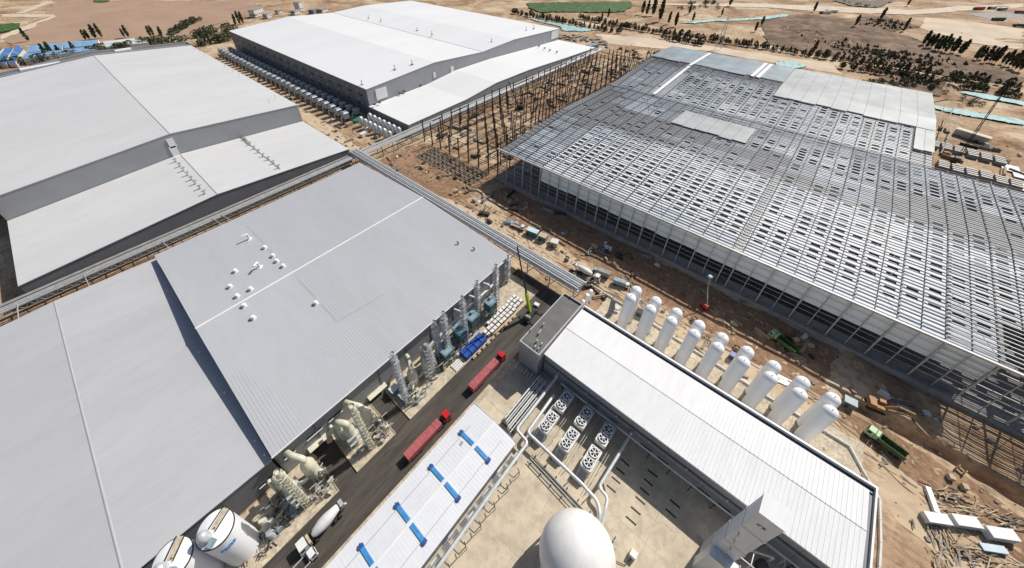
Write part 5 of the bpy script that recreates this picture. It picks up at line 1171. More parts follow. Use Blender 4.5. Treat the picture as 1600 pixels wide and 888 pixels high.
M['unit_silver'] = mat('unit_silver', (.36, .40, .44), .45, .3, var=.2, scale=.5)
# ---- silver units between the two far halls
un = thing('dust_unit', '', 'unit')
for sx in (-1.6, 1.6):
    for sy in (-1.9, 1.9): MB().bar((sx, sy, -.5), (sx, sy, 4), .25).build('leg', M['dark_steel'], un)
MB().b2(-2, 2, -2.4, 2.4, 4, 8.2).build('casing', M['unit_silver'], un); MB().add([(-2.2, -2.6, 8.2), (2.2, -2.6, 8.2), (2.2, 2.6, 8.2), (-2.2, 2.6, 8.2), (-1.6, -1.6, 9.1), (1.6, -1.6, 9.1), (1.6, 1.6, 9.1), (-1.6, 1.6, 9.1)], [(0, 1, 5, 4), (1, 2, 6, 5), (2, 3, 7, 6), (3, 0, 4, 7), (4, 5, 6, 7), (3, 2, 1, 0)]).build('roof', M['unit_silver'], un)
MB().b2(-1.2, 1.2, -2.0, 2.0, 1.6, 4).build('hopper', M['dark_steel'], un); MB().path([(-2, 0, 6), (-3.4, 0, 6), (-3.8, 0, 1)], .35, 8).build('duct', M['galv'], un); us = [False]
for i in range(28):
    y = 268 + i * 9.6
    put(un, us, (128 + random.uniform(-.4, .4), y, 0), 0, 'silver unit on legs, %s from the rack in the sunny row' % ORD[i], 'silver units between the far halls')
    put(un, us, (138.6, y + 2, 0), 0, 'silver unit on legs, %s from the rack in the row against the dark wall' % ORD[i], 'silver units between the far halls', (1, 1, .85))
hp = thing('hopper_tank', '', 'tank'); MB().lathe([(1.9, 2.2), (1.9, 6.4), (1.1, 7.6), (.3, 8)], n=16).build('shell', M['galv'], hp, True); MB().lathe([(.4, .6), (1.85, 2.2)], n=16).build('cone', M['galv'], hp, True)
for k in range(4): a = k * math.pi / 2 + .78; MB().bar((1.7 * math.cos(a), 1.7 * math.sin(a), -.3), (1.7 * math.cos(a), 1.7 * math.sin(a), 2.6), .2).build('leg', M['dark_steel'], hp)
us = [False]
for i in range(7):
    for j, x in enumerate((132.2, 140.2)): put(hp, us, (x, 217.5 + i * 6, 0), 0, 'silver domed hopper, %s from the rack in the row %s the hall' % (ORD[i], ('away from', 'against')[j]), 'silver hoppers by the white hall')
gn = thing('netting_heap', 'heap of bright green netting beside the silver units', 'netting', (*at(560, 188)[:2], .1)); mb = MB().lathe([(5, 0), (4.4, 1.2), (2.8, 2.2), (.6, 2.8)], n=16); mb.v = [(x * 1.3 + random.uniform(-.6, .6), y + random.uniform(-.6, .6), z + random.uniform(-.3, .5)) for x, y, z in mb.v]; mb.build('net', M['green_net'], gn)
for k, q in enumerate(((402, 128), (575, 205), (590, 214), (546, 196), (568, 212))):
    p = at(*q); o = MB().box((0, 0, 1), (5, 3, 2)).box((0, 0, 2.1), (5.2, 3.2, .2)).build('material_box', (M['wood_pale'], M['plaster'], M['concrete_grey'], M['wood'], M['plaster'])[k]); o.location = (p.x, p.y, 0); o.rotation_euler = (0, 0, random.random())
    tag(o, ('tan slab beside the sunny row of silver units', 'white box on the track by the silver hoppers', 'grey box at the pipe rack by the hoppers', 'brown box below the green netting', 'cream box between netting and hoppers')[k], 'box')
# ---- precast blocks and panels at the right edge
pbm = MB().box((0, 0, 1.3), (1.25, 7.0, 2.6)).mesh('beam', M['concrete_grey']); pbt = MB().box((0, 0, 2.66), (1.2, 6.9, .12)).mesh('beam_top', M['plaster'])
for r_, X in enumerate((372, 340)):
    for i in range(6):
        t = thing('precast_stack', 'block of four concrete beams, %s from the pale roof in the %s row' % (ORD[i], ('farther', 'nearer')[r_]), 'concrete beams', (X + random.uniform(-1, 1), -70 - i * 6.2 - (4 if r_ else 0), -.4), random.uniform(-.05, .05) + math.pi / 2, group='precast beam blocks')
        for k in range(4): b = inst('beam', pbm, t, (0, -4.2 + k * 2.8, 0), (4.0, .2, 1)); inst('beam_top', pbt, b)
for k, q in enumerate(((1578, 264), (1597, 275), (1592, 292))):
    p = at(*q); t = thing('white_plates', 'white plates laid on the sand beyond the concrete beams, the %s batch' % ('striped', 'edge', 'nearest')[k], 'plates', (p.x, p.y, .1)); 
    for j in range(4): MB().b2(-5 + j * 2.6, -2.8 + j * 2.6, -4, 4, 0, .4).build('plate', M['white_paint'], t)
p0, p1 = at(1490, 208), at(1542, 224); lg_ = thing('long_shed', 'long cream girder shed beside the black crane boom', 'shed'); MB().bar((p0.x, p0.y, 2), (p1.x, p1.y, 2), 5, 4).build('body', M['plaster'], lg_); MB().bar((p0.x - 3, p0.y, 4.2), (p1.x - 3, p1.y, 4.2), 2, .4).build('roof', M['wood_pale'], lg_)
for k, (a, b) in enumerate((((1458, 160), (1480, 156)), ((1458, 200), (1478, 163)), ((1462, 225), (1492, 165)), ((1470, 240), (1502, 180)))):
    pa, pb_ = at(*a, 1), at(*b, 9); o = MB().bar(pa, pb_, .6).bar(pa, (pa.x, pa.y, -1), .6).build('steel_girder', M['rust_steel']); tag(o, 'dark steel girder propped beyond the pale roof, %s from the top' % ORD[k], 'girder', 'propped girders')

# ================================================================== SURROUNDINGS
import bmesh
def drape(name, pts, mat_, dz=.15, step=8, kind='structure', wob=0.0, world=False, jit=1.3):
    # polygon with a slightly uneven outline, cut on a grid and laid over the terrain
    P0 = [Vector((*p, 0)) for p in pts] if world else [at(*p) for p in pts]; P_ = []; rn = random.Random(len(pts) * 31 + int(P0[0].x))
    for a, b in zip(P0, P0[1:] + P0[:1]):
        n = max(1, min(14, int((b - a).length / (9 if not world else 4))))
        for k in range(n):
            q = a.lerp(b, k / n); j = jit if k else 0; P_.append((q.x + rn.gauss(0, j), q.y + rn.gauss(0, j)))
    bm = bmesh.new(); bm.faces.new([bm.verts.new((x, y, 0)) for x, y in P_])
    for ax in (0, 1):
        lo, hi = min(p[ax] for p in P_), max(p[ax] for p in P_); v = lo + step
        while v < hi:
            co = [0, 0, 0]; co[ax] = v; no = [0, 0, 0]; no[ax] = 1
            bmesh.ops.bisect_plane(bm, geom=bm.verts[:] + bm.edges[:] + bm.faces[:], plane_co=co, plane_no=no); v += step
    bmesh.ops.triangulate(bm, faces=bm.faces[:])
    for v in bm.verts: v.co.z = gh(v.co.x, v.co.y) + dz + wob * rn.random()
    bmesh.ops.recalc_face_normals(bm, faces=bm.faces)
    if bm.faces[0].normal.z < 0: bmesh.ops.reverse_faces(bm, faces=bm.faces[:])
    me = bpy.data.meshes.new(name); bm.to_mesh(me); bm.free(); me.materials.append(mat_)
    o = bpy.data.objects.new(name, me); C.objects.link(o); return tag(o, kind=kind)
M['field'] = mat('field_pinkish', (.40, .27, .185), .95, col2=(.33, .215, .145), scale=.02, bump=.1, bscale=.6)
M['scrub'] = mat('scrub_soil', (.34, .22, .135), .95, col2=(.07, .042, .026), scale=.04, bump=.5, bscale=.5, stain=.5, sscale=.09)
M['sandp'] = mat('pale_sand', (.62, .50, .37), .95, var=.1, scale=.03, bump=.1, bscale=.6)
drape('field', [(85, 0), (400, 0), (400, 12), (330, 40), (300, 55), (150, 62), (20, 70), (5, 60), (60, 38)], M['field'], .3, 14)
drape('dirt_track', [(0, 54), (84, 23), (88, 25), (0, 62)], M['asphalt_pale'], .5, 8)
drape('dirt_track', [(0, 22), (84, 22), (84, 25), (0, 27)], M['asphalt_pale'], .45, 8)
drape('dirt_track', [(22, 21), (72, 0), (82, 0), (38, 21)], M['asphalt_pale'], .4, 12)
drape('dirt_track', [(980, 4), (1260, 14), (1420, 22), (1600, 10), (1600, 4), (1420, 14), (1200, 4)], M['asphalt_pale'], .5, 8)
drape('scrubland', [(1190, 30), (1260, 22), (1330, 30), (1420, 55), (1480, 82), (1560, 105), (1600, 120), (1600, 135), (1450, 112), (1310, 88), (1200, 68)], M['scrub'], .25, 6, wob=.8)
drape('scrubland', [(1340, 24), (1385, 24), (1440, 40), (1400, 48), (1350, 44)], M['scrub'], .25, 6, wob=.8)
drape('scrubland', [(1385, 105), (1480, 120), (1470, 150), (1430, 146), (1380, 125)], M['scrub'], .25, 5, wob=.8)
drape('sand', [(1445, 25), (1600, 45), (1600, 75), (1520, 65), (1440, 42)], M['sandp'], .2, 10)
drape('sand', [(930, 52), (1060, 62), (1290, 96), (1320, 116), (1100, 78), (1010, 74), (950, 68)], M['sandp'], .2, 5)
drape('parking_ground', [(1510, 20), (1600, 18), (1600, 42), (1560, 32)], M['concrete_grey'], .3, 8)
drape('crop_field', [(825, 4), (985, 2), (990, 8), (975, 18), (845, 20), (826, 12)], M['crop'], .8, 5, 'stuff', 1.2)['label'] = 'bright green crop field at the top'
drape('crop_field', [(0, 38), (31, 36), (31, 43), (0, 51)], M['crop'], .8, 5, 'stuff', 1.2)['label'] = 'green crop strip at the left edge'
drape('crop_field', [(262, 46), (285, 36), (300, 27), (312, 29), (300, 36), (270, 55), (261, 53)], M['leaf2'], .8, 3, 'stuff', 2.2)['label'] = 'dark green hedge patch in the brown field'
drape('crop_field', [(145, 0), (172, 0), (160, 3), (146, 3)], M['crop'], .8, 6, 'stuff', 1)['label'] = 'green strip at the top edge'
drape('crop_field', [(1300, 0), (1400, 0), (1370, 12), (1330, 8)], M['leaf_dry'], .8, 6, 'stuff', 1)['label'] = 'olive field at the top right'
for k, pts in enumerate(([(815, 26), (835, 29), (880, 38), (932, 46), (910, 50), (878, 48), (876, 42)], [(1060, 35), (1090, 31), (1180, 26), (1230, 23), (1232, 26), (1120, 32), (1085, 37)],
        [(1500, 143), (1530, 145), (1600, 159), (1600, 165), (1540, 155), (1505, 146)], [(1455, 164), (1500, 172), (1600, 188), (1600, 196), (1490, 178), (1456, 169)], [(1212, 96), (1240, 95), (1262, 103), (1240, 107), (1212, 101)])):
    o = drape('netting', pts, M['teal_net'], .6, 3 if k != 1 else 5, 'stuff', .8)
    if o: o['label'] = ('turquoise netted ground beside the white far hall', 'pale turquoise netted strip beyond the dark trees', 'turquoise sheeting along the far right hedgerow', 'pale turquoise sheeting beside the propped girders', 'pale blue sheeting heap beyond the steel roof')[k]
# vegetation
def leaf_mesh(name, kind, n, h, w_, seed, lm):
    rnd = random.Random(seed); mb = MB(); 
    mb.tube((0, 0, -.4), (0, 0, h * .55), .035 * h * .35, 5, r2=.012 * h); k0 = len(mb.f)
    for k in range(5):
        a = rnd.random() * 6.28; z = h * rnd.uniform(.25, .5); mb.tube((0, 0, z), (math.cos(a) * w_ * .5, math.sin(a) * w_ * .5, z + h * .18), .05, 4, r2=.02)
    k0 = len(mb.f)
    for _ in range(n):
        u = rnd.random()
        if kind == 'poplar': z = h * (.14 + .86 * u); rr = w_ * (math.sin(min(1, u * 1.05) * math.pi * .92 + .12) ** .7 + .04) * rnd.uniform(.35, 1.0)
        elif kind == 'cone': z = h * (.1 + .9 * u); rr = w_ * (1 - u) ** .75 * rnd.uniform(.45, 1.0)
        else: z = h * (.2 + .8 * u); rr = w_ * math.sqrt(max(0, 1 - (2 * u - .9) ** 2)) * rnd.uniform(.4, 1.05)
        a = rnd.random() * 6.283; c = Vector((rr * math.cos(a), rr * math.sin(a), z)); s = rnd.uniform(.35, .8) * (h / 9) ** .6
        x = Vector((rnd.uniform(-1, 1), rnd.uniform(-1, 1), rnd.uniform(-.6, .6))).normalized() * s; y = Vector((rnd.uniform(-1, 1), rnd.uniform(-1, 1), rnd.uniform(-1, 1))).normalized(); y = (y - x * (y.dot(x) / x.length_squared)).normalized() * s * .8
        mb.add([c - x - y, c + x - y * .6, c + x * .7 + y, c - x * .8 + y], [(0, 1, 2, 3)])
    me = mb.mesh(name, [M['bark'], lm])
    for i, p in enumerate(me.polygons): p.material_index = 0 if i < k0 else 1
    return me
hed = [leaf_mesh('hedge_tree', 'cone' if k % 2 else 'round', 150, 6.5, 2.4, 20 + k, (M['leaf2'], M['leaf_dry'])[k % 2]) for k in range(4)]
pop = [leaf_mesh('poplar_tree', 'poplar', 220, 17, 2.0, 40 + k, (M['leaf'], M['leaf2'], M['leaf_dry'])[k]) for k in range(3)]
rnd_ = [leaf_mesh('round_tree', 'round', 260, 9, 3.6, 60 + k, (M['leaf2'], M['leaf'])[k]) for k in range(2)]
bsh = [leaf_mesh('bush', 'round', 120, 4.2, 3.0, 80 + k, (M['leaf2'], M['leaf'], M['leaf_dry'])[k]) for k in range(3)]
def plant(name, me, x, y, s, label, cat, group):
    o = inst(name, me, None, (x, y, gh(x, y)), (s, s, s * random.uniform(.85, 1.15)), (random.uniform(-.05, .05), random.uniform(-.05, .05), random.random() * 6.28)); return tag(o, label, cat, group)
def line(pts, spacing, jit):
    P_ = [at(*p) for p in pts]; out = []
    for a, b in zip(P_, P_[1:]):
        n = max(1, int((b - a).length / spacing))
        for k in range(n): q = a.lerp(b, (k + random.random() * .6) / n); out.append((q.x + random.gauss(0, jit), q.y + random.gauss(0, jit)))
    return out
HR = (('dark conifer in the long hedgerow across the top right, farther row', [(905, 28), (1000, 47), (1100, 61), (1200, 75), (1305, 93), (1450, 114), (1600, 139)], 3.6, 1.3),
      ('dry dark conifer in the nearer hedgerow beyond the steel roof', [(1035, 60), (1100, 71)], 3.0, 1.0),
      ('dry dark conifer in the hedgerow along the sheeting at the right', [(1310, 106), (1400, 119), (1490, 135), (1600, 153)], 3.6, 1.3),
      ('dark conifer in the hedgerow beside the turquoise netted ground', [(800, 20), (880, 36), (970, 52)], 4.2, 1.2))
for lab, pts, sp_, ji in HR:
    for x, y in line(pts, sp_, ji): plant('hedge_tree', random.choice(hed), x, y, random.uniform(.85, 1.5), lab, 'tree', lab.split(' in ')[1])
for k in range(26):
    t = k / 25; px = 1443 + t * 150 + random.uniform(-3, 3); py = 69 + t * 39 + random.uniform(-2, 3)
    if .42 < t < .5: continue
    p = at(px, py); plant('poplar_tree', random.choice(pop), p.x, p.y, random.uniform(.75, 1.15), 'slender poplar on pale sand at the upper right, %s from the left' % ORD[k], 'tree', 'poplars at the upper right')
for k, (q, s, n_) in enumerate(sorted((((1003, 22), 1.3, 0), ((1010, 24), 1.2, 1), ((1020, 24), 1.5, 1), ((1030, 33), 1.7, 2), ((1044, 37), .9, 1), ((1055, 41), 1.1, 1), ((1077, 20), 1.0, 1), ((1082, 33), .8, 0), ((1140, 9), 1.2, 1), ((950, 26), .8, 2), ((940, 33), .7, 1), ((1128, 23), .7, 0),
        ((1272, 17), .9, 1), ((1336, 40), .9, 2), ((1372, 36), 1, 1), ((1412, 47), .9, 1), ((1418, 8), .8, 2), ((45, 64), 1.1, 1), ((134, 62), .9, 0), ((140, 61), .8, 1), ((150, 60), 1.2, 1), ((160, 59), 1.0, 2), ((195, 58), .7, 2), ((201, 58), .9, 1), ((235, 56), .9, 2), ((240, 55), .8, 0), ((253, 58), .9, 1), ((368, 38), 1.0, 1), ((375, 37), 1.1, 0), ((380, 36), 1.0, 2), ((76, 92), 1.0, 1), ((84, 90), 1.1, 0), ((98, 88), .9, 1), ((120, 84), .9, 2), ((330, 70), .8, 1), ((1270, 82), .9, 2), ((1180, 48), .8, 1), ((1190, 38), .8, 2)))):
    p = at(*q); plant('poplar_tree', pop[n_], p.x, p.y, s, 'dark slender tree standing apart in the far fields, %s from the left' % ORD[k], 'tree', 'scattered slender trees')
for lab, pts, sp_, ji, sc in (('round dark bush in the green belt behind the upper left roof', [(0, 104), (60, 96), (150, 84), (230, 70), (290, 64)], 3.2, 3, 1.9),
        ('round dark tree in the grove between the two far halls', [(300, 60), (365, 47)], 3.6, 4, 2.3), ('round dark tree in the grove between the two far halls', [(316, 71), (366, 61)], 3.6, 3, 2.3),
        ('grey-green shrub in the thicket at the top beside the dark trees', [(1075, 4), (1125, 6)], 4.5, 7, 1.3), ('grey-green shrub in the thicket at the top beside the dark trees', [(1060, 12), (1120, 12)], 6, 6, 1.2),
        ('dry bush along the nursery rows at the top right', [(1320, 2), (1370, 12)], 6, 3, .9),
        ('leafy bush in the dark green hedge patch of the brown field', [(264, 51), (285, 42), (308, 30)], 2.6, 3.2, 1.5), ('leafy bush in the dark green hedge patch of the brown field', [(270, 52), (300, 33)], 3.2, 2, 1.3), ('low bush in the rank growth beyond the pale roof', [(1350, 128), (1400, 132), (1475, 142)], 2.6, 4, .9), ('low bush in the rank growth beyond the pale roof', [(1500, 158), (1530, 165)], 2.6, 3, .9)):
    for x, y in line(pts, sp_, ji): plant('bush', random.choice(bsh), x, y, sc * random.uniform(.6, 1.25), lab, 'bush', lab.split(' in ')[-1] if ' in ' in lab else lab)
# low scrub nobody could count
mb = MB()
for pts, n in (([(1200, 35), (1480, 84), (1590, 120), (1450, 108), (1310, 86), (1200, 66)], 900), ([(1345, 26), (1440, 40), (1400, 47), (1350, 42)], 260), ([(1385, 108), (1478, 122), (1465, 148), (1390, 126)], 220)):
    for _ in range(n):
        ws = [random.random() ** 1.5 + .02 for _ in pts]; sw = sum(ws); p = at(sum(w_ * q[0] for w_, q in zip(ws, pts)) / sw, sum(w_ * q[1] for w_, q in zip(ws, pts)) / sw)
        x, y = p.x + random.gauss(0, 6), p.y + random.gauss(0, 6); z = gh(x, y); s = random.choice((.5, .8, 1.2, 2.2)) * random.uniform(.7, 1.2)
        for _ in range(4):
            a = random.random() * 6.28; mb.add([(x - s * math.cos(a), y - s * math.sin(a), z), (x + s * math.cos(a), y + s * math.sin(a), z + .2), (x + s * .4, y + s * .3, z + s * 1.5), (x - s * .5, y, z + s * 1.2)], [(0, 1, 2, 3)])
o = tag(mb.build('scrub', M['leaf_dry'], fix=False), 'low dry brown scrub covering the mounds at the upper right', kind='stuff')
# loose stones and rubble on the building site
mb = MB()
for (x0, x1, y0, y1, n) in ((92, 143, -110, 120, 520), (104, 145, 120, 205, 260), (100, 126, 215, 530, 260), (408, 480, -60, 215, 500), (290, 420, -130, -60, 260), (150, 400, 132, 200, 700), (-60, 96, 190, 204, 260)):
    for _ in range(n):
        x, y = random.uniform(x0, x1), random.uniform(y0, y1); s = random.choice((.2, .3, .3, .5, .9)) * random.uniform(.6, 1.2); mb.box((x, y, gh(x, y) + s * .2), (s * random.uniform(.8, 2.5), s, s * .7), random.random() * 3)
tag(mb.build('rubble', M['rubble'], fix=False), 'loose rubble and scraps strewn over the building site', kind='stuff')
# sheds and houses
def shed(pts, h, label, roof, wall=None, ridge=1.5):
    P_ = [at(*p, h) for p in pts]; t = thing('shed', label, 'shed'); a, b, c, d = P_
    MB().prism([(p.x, p.y) for p in P_], -1, h).build('wall', wall or M['plaster'], t); m1, m2 = (a + d) / 2, (b + c) / 2; m1.z += ridge; m2.z += ridge
    up = Vector((0, 0, .1)); 
    for u, v_, n_ in ((a, b, 'roof_slope'), (d, c, 'roof_slope')): MB().add([u + up, v_ + up, m2 + up, m1 + up, u + up * 4, v_ + up * 4, m2 + up * 4, m1 + up * 4], [(0, 1, 2, 3), (7, 6, 5, 4), (0, 4, 5, 1), (1, 5, 6, 2), (2, 6, 7, 3), (3, 7, 4, 0)]).build(n_, roof, t)
    MB().bar(m1 + up * 5, m2 + up * 5, .6, .3).build('ridge_cap', M['white_paint'], t)
shed([(49, 71), (101, 67), (97, 77), (43, 83)], 5, 'long pale blue roofed shed at the left, farther left half', M['blue_roof'])
shed([(103, 66.5), (154, 62.5), (153, 71), (100, 76)], 5, 'long pale blue roofed shed at the left, right half', M['blue_roof'])
shed([(42, 84), (153, 72), (152, 78), (36, 93)], 5, 'long pale blue roofed shed at the left, nearer strip', M['blue_roof'])
dk = mat('shed_roof_deep_blue', (.07, .20, .47), .5, var=.1)
shed([(28, 71), (37, 77), (24, 98), (12, 98)], 4, 'deep blue roofed shed standing end-on beside the pale blue shed', dk)
shed([(10, 75), (21, 76), (9, 99), (-4, 99)], 4, 'deep blue roofed shed, second one end-on at the left edge', dk)
shed([(-6, 78), (5, 76), (-9, 92), (-20, 94)], 4, 'deep blue roofed shed cut by the left edge', dk)
shed([(165, 68), (230, 62), (232, 67), (164, 75)], 4, 'pale turquoise roofed shed behind the upper left roof', M['pale_roof'])
shed([(160, 66), (210, 61), (212, 63.5), (163, 69)], 5, 'cream roofed shed behind the turquoise one', M['plaster'])
def house(q, d, rz, label, m_=None, n=3):
    p = at(*q); t = thing('house', label, 'house', (p.x, p.y, -1), rz); MB().b2(-d[0] / 2, d[0] / 2, -d[1] / 2, d[1] / 2, 0, d[2] + 1).build('wall', m_ or M['plaster'], t); MB().b2(-d[0] / 2 - .4, d[0] / 2 + .4, -d[1] / 2 - .4, d[1] / 2 + .4, d[2] + 1, d[2] + 1.5).build('roof', M['concrete_grey'], t)
    for k in range(n):
        x = -d[0] / 2 + d[0] * (k + .5) / n; MB().b2(x - .8, x + .8, -d[1] / 2 - .1, -d[1] / 2 + .1, 2.5, 4.3).build('window', M['black'], t)
        MB().b2(-d[0] / 2 - .1, -d[0] / 2 + .1, -d[1] / 4 * (k - 1) - .8, -d[1] / 4 * (k - 1) + .8, 2.5, 4.3).build('window', M['black'], t)
house((402, 24), (22, 10, 9), .55, 'long grey-white house at the left of the hamlet behind the white hall', n=5)
house((418, 27), (10, 8, 5), .55, 'small white house before the long one in the hamlet', n=2)
house((468, 16), (9, 10, 12), .5, 'tall white block house in the hamlet behind the white hall', n=2)
house((462, 21), (14, 8, 4.5), .5, 'low white house at the foot of the tall block', n=3)
house((490, 20), (12, 9, 5), .5, 'small grey house right of the tall block', M['concrete_grey'], 2)
house((505, 18), (16, 8, 4), .5, 'low grey-roofed house at the right end of the hamlet', M['plaster'], 3)
house((436, 20), (9, 7, 3.5), .4, 'little pale house in the middle of the hamlet', M['plaster'], 2)
for k, (q, m_) in enumerate((((1530, 14), M['red']), ((1550, 13), M['pale_roof']), ((1566, 15), M['grey_blue']), ((1560, 31), M['green']), ((1596, 42), M['rust_steel']), ((1598, 20), M['red']), ((1290, 20), M['plaster']), ((1300, 17), M['white_paint']))):
    p = at(*q); t = thing('parked_lorry', 'distant %s lorry parked at the upper right' % ('dark red', 'pale', 'grey-blue', 'green', 'brown', 'small red', 'cream', 'white')[k], 'lorry', (p.x, p.y, gh(p.x, p.y)), random.uniform(-.5, .2) + 2.4)
    MB().b2(-8, 6, -2, 2, 1, 4.5).build('box_body', m_, t); MB().b2(6.3, 9, -1.9, 1.9, .8, 4).build('cab', M['dark_steel'], t); wheels(t, (-6, -4, 7), 1.6, .8)
# lattice pylon
p = at(1122, 76); py_ = thing('lattice_pylon', 'grey lattice power pylon beyond the steel roof', 'pylon', (p.x, p.y, -.3)); PH = 34
for sx in (-1, 1):
    for sy in (-1, 1): MB().bar((3 * sx, 3 * sy, 0), (.5 * sx, .5 * sy, PH), .3).build('leg', M['galv'], py_)
mb = MB()
for k in range(9):
    z0, z1 = PH * k / 9, PH * (k + 1) / 9; e0, e1 = 3 - 2.5 * k / 9, 3 - 2.5 * (k + 1) / 9
    for a, b in (((-1, -1), (1, -1)), ((1, -1), (1, 1)), ((1, 1), (-1, 1)), ((-1, 1), (-1, -1))): mb.bar((a[0] * e0, a[1] * e0, z0), (b[0] * e1, b[1] * e1, z1), .18)
tag(mb.build('lacing', M['galv'], py_), kind='stuff')
for z, l_ in ((26, 6), (30, 4.5)): MB().bar((-l_, 0, z), (l_, 0, z), .4).build('crossarm', M['galv'], py_)
# stores beyond the white hall: pale bundles
for k in range(40):
    t = k / 39; q = (876 + t * 75 + random.uniform(-4, 4), 55 + t * 14 + random.uniform(-4, 6)); p = at(*q); o = inst('material_bundle', pks[3], None, (p.x, p.y, .4), (random.uniform(3, 6), random.uniform(1.5, 3), 1.4), (0, 0, random.random() * 3)); tag(o, 'pale bundle in the storage yard at the end of the white far hall', 'bundle', 'bundles in the far storage yard')
for k in range(80):
    x, y = random.uniform(152, 400), random.uniform(140, 203); o = inst('steel_bundle', pks[random.choice((2, 3, 0))], None, (x, y, .3), (random.uniform(4, 10), random.uniform(1, 2.4), random.uniform(.8, 2)), (0, 0, random.choice((0, 1.57)) + random.uniform(-.2, .2))); tag(o, 'dark bundle of steel lying among the bare columns', 'steel bundle', 'steel bundles among the columns')

# small goods and debris along the haul road
drum = MB().tube((-.5, 0, 0), (.5, 0, 0), .5, 12).tube((-.9, 0, 0), (-.7, 0, 0), 1.0, 14).tube((.7, 0, 0), (.9, 0, 0), 1.0, 14).mesh('cable_drum', M['wood'])
for k, q in enumerate(((886, 405), (1085, 500), (1150, 545), (730, 300), (990, 430), (1500, 735))):
    p = at(*q); o = inst('cable_drum', drum, None, (p.x, p.y, gh(p.x, p.y) + .95), rot=(0, 0, random.random() * 3)); tag(o, 'wooden cable drum on the sand, %s from the left' % ORD[(1, 3, 4, 0, 2, 5)[k]], 'cable drum', 'cable drums on the sand')
gds = [M['plaster'], M['wood_pale'], M['concrete_grey'], M['rust_steel'], M['wood'], M['rubble']]
gme = [MB().box((0, 0, .5), (2.2, 1.1, 1.0)).box((.2, .1, 1.15), (1.5, .8, .3), .2).mesh('goods_pile', m_) for m_ in gds] + [MB().tube((-2.5, -.3, .3), (2.5, -.3, .3), .3, 8).tube((-2.4, .3, .3), (2.6, .3, .3), .3, 8).tube((-2.4, 0, .8), (2.6, 0, .8), .3, 8).mesh('goods_pile', m_) for m_ in gds[2:]]
for (x0, x1, y0, y1, n, lab) in ((105, 113, -30, 60, 22, 'small pile of goods along the compound wall of the white tanks'), (112, 143, 60, 135, 34, 'small pile of goods on the sand between gallery and steel frame'), (104, 131, 135, 200, 30, 'small pile of goods by the footing rows'),
        (128, 143, -60, 55, 22, 'small pile of goods in the shade of the steel frame'), (104, 124, 215, 420, 30, 'small pile of goods on the track beside the silver units'), (408, 470, -50, 200, 60, 'small pile of goods on the sand beyond the steel roof'), (285, 420, -130, -62, 34, 'small pile of goods around the concrete beam blocks')):
    for _ in range(n):
        x, y = random.uniform(x0, x1), random.uniform(y0, y1); s = random.uniform(.7, 1.5) * (1.6 if x > 280 else 1); o = inst('goods_pile', random.choice(gme), None, (x, y, gh(x, y) - .05), (s, s, s), (0, 0, random.choice((0, 1.57)) + random.gauss(0, .3))); tag(o, lab, 'goods', lab.split('goods ')[1])

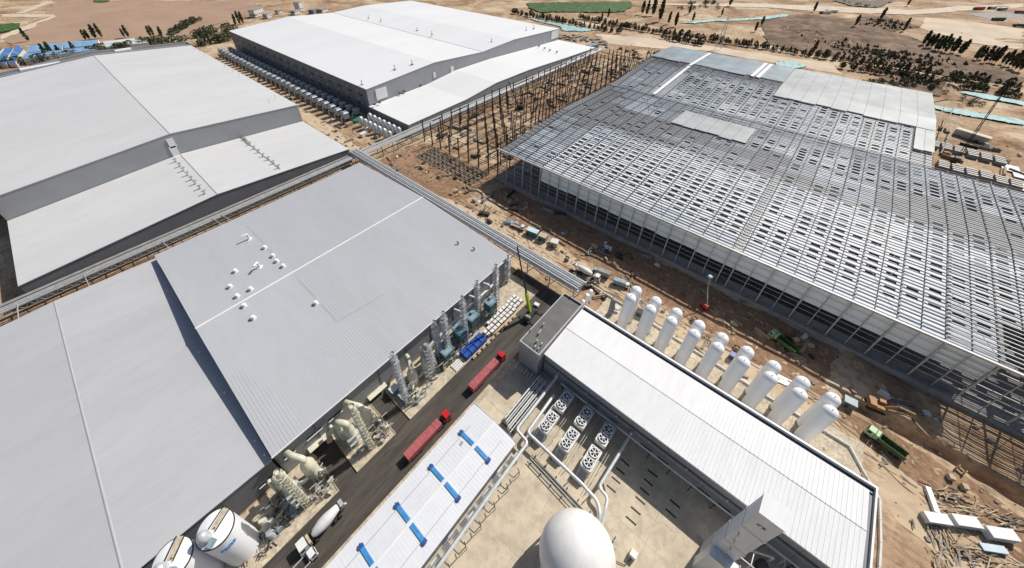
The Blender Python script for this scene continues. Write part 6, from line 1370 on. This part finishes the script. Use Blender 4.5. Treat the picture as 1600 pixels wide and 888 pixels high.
# wheel ruts pressed into the haul roads
M['rut'] = mat('damp_rut_soil', (.24, .15, .09), .95, var=.25, scale=.4, bump=.1, bscale=2)
mb = MB()
for (x0, y0, x1, y1, am) in ((116, 130, 112, 30, 2), (121, 120, 117, 20, 2), (113, 90, 116, -60, 2.5), (119, 40, 118, -45, 1.5), (124, 60, 128, -40, 1.5), (112, -40, 95, -110, 2), (118, -50, 100, -110, 2.5), (108, -48, 98, -120, 1.5), (112, 215, 116, 420, 1), (116, 215, 119, 500, 1), (106, 205, 114, 140, 2), (125, 130, 108, 200, 3), (415, 200, 430, -40, 5), (424, 190, 440, -60, 5), (104, 60, 120, 100, 3), (110, -55, 118, -48, 2)):
    n = int(math.dist((x0, y0), (x1, y1)) / 2); ph = random.random() * 6
    d = Vector((x1 - x0, y1 - y0, 0)).normalized(); sd_ = Vector((-d.y, d.x, 0))
    for off in (-1.0, 1.0):
        P_ = []
        for k in range(n + 1):
            t = k / n; q = Vector((x0 + (x1 - x0) * t, y0 + (y1 - y0) * t, 0)) + sd_ * (off + am * math.sin(ph + t * 7) + .3 * math.sin(t * 40 + off)); P_.append(q)
        wd = .28 if x0 < 300 else .6
        base = len(mb.v)
        for q in P_:
            for e in (-1, 1): v = q + sd_ * e * wd * random.uniform(.6, 1.2); mb.v.append((v.x, v.y, gh(v.x, v.y) + .05))
        for k in range(n):
            if random.random() > .12: mb.f.append((base + 2 * k, base + 2 * k + 1, base + 2 * k + 3, base + 2 * k + 2))
tag(mb.build('wheel_ruts', M['rut'], fix=False), 'dark wheel ruts along the sandy haul roads', kind='stuff')

M['churn'] = mat('churned_red_soil', (.40, .245, .145), .95, col2=(.24, .135, .075), scale=.12, bump=.35, bscale=.7, stain=.45, sscale=.5)
drape('churned_ground', [(104, 140), (112, 132), (121, 128), (130, 132), (147, 131), (147.5, 196), (136, 203), (108, 203), (103, 170)], M['churn'], .03, 1.5, world=True, jit=.7)
drape('churned_ground', [(119.5, -44), (126, -40), (144, -42), (144, 118), (130, 122), (122, 100), (121.5, 60), (120.5, 10), (118, -20)], M['churn'], .03, 1.5, world=True, jit=.7)
drape('churned_ground', [(111, -52), (119, -46), (119.5, -75), (114, -95), (109, -118), (101, -118), (103, -85), (108, -66)], M['churn'], .03, 1.5, world=True, jit=.7)
M['haul'] = mat('pale_haul_sand', (.58, .465, .32), .95, col2=(.46, .335, .215), scale=.16, streak=(1, .3, 1), bump=.12, bscale=1.2)
drape('haul_road', [(93, -60), (99, -56), (104, -58), (108, -50), (111, -50), (112, -56), (108, -64), (103, -78), (100, -100), (98, -125), (80, -125), (86, -90), (90, -70)], M['haul'], .04, 1.5, world=True, jit=.5)
drape('haul_road', [(110.5, -46), (113, -46), (117, -20), (119, 10), (118, 40), (120, 70), (117, 100), (113, 130), (108, 150), (105, 146), (108, 120), (110, 90), (113, 60), (112.5, 30), (111, 0)], M['haul'], .04, 1.5, world=True, jit=.6)
drape('haul_road', [(105, 205), (111, 206), (115, 260), (121, 330), (123, 520), (112, 520), (109, 330)], M['haul'], .06, 3, world=True, jit=.6)
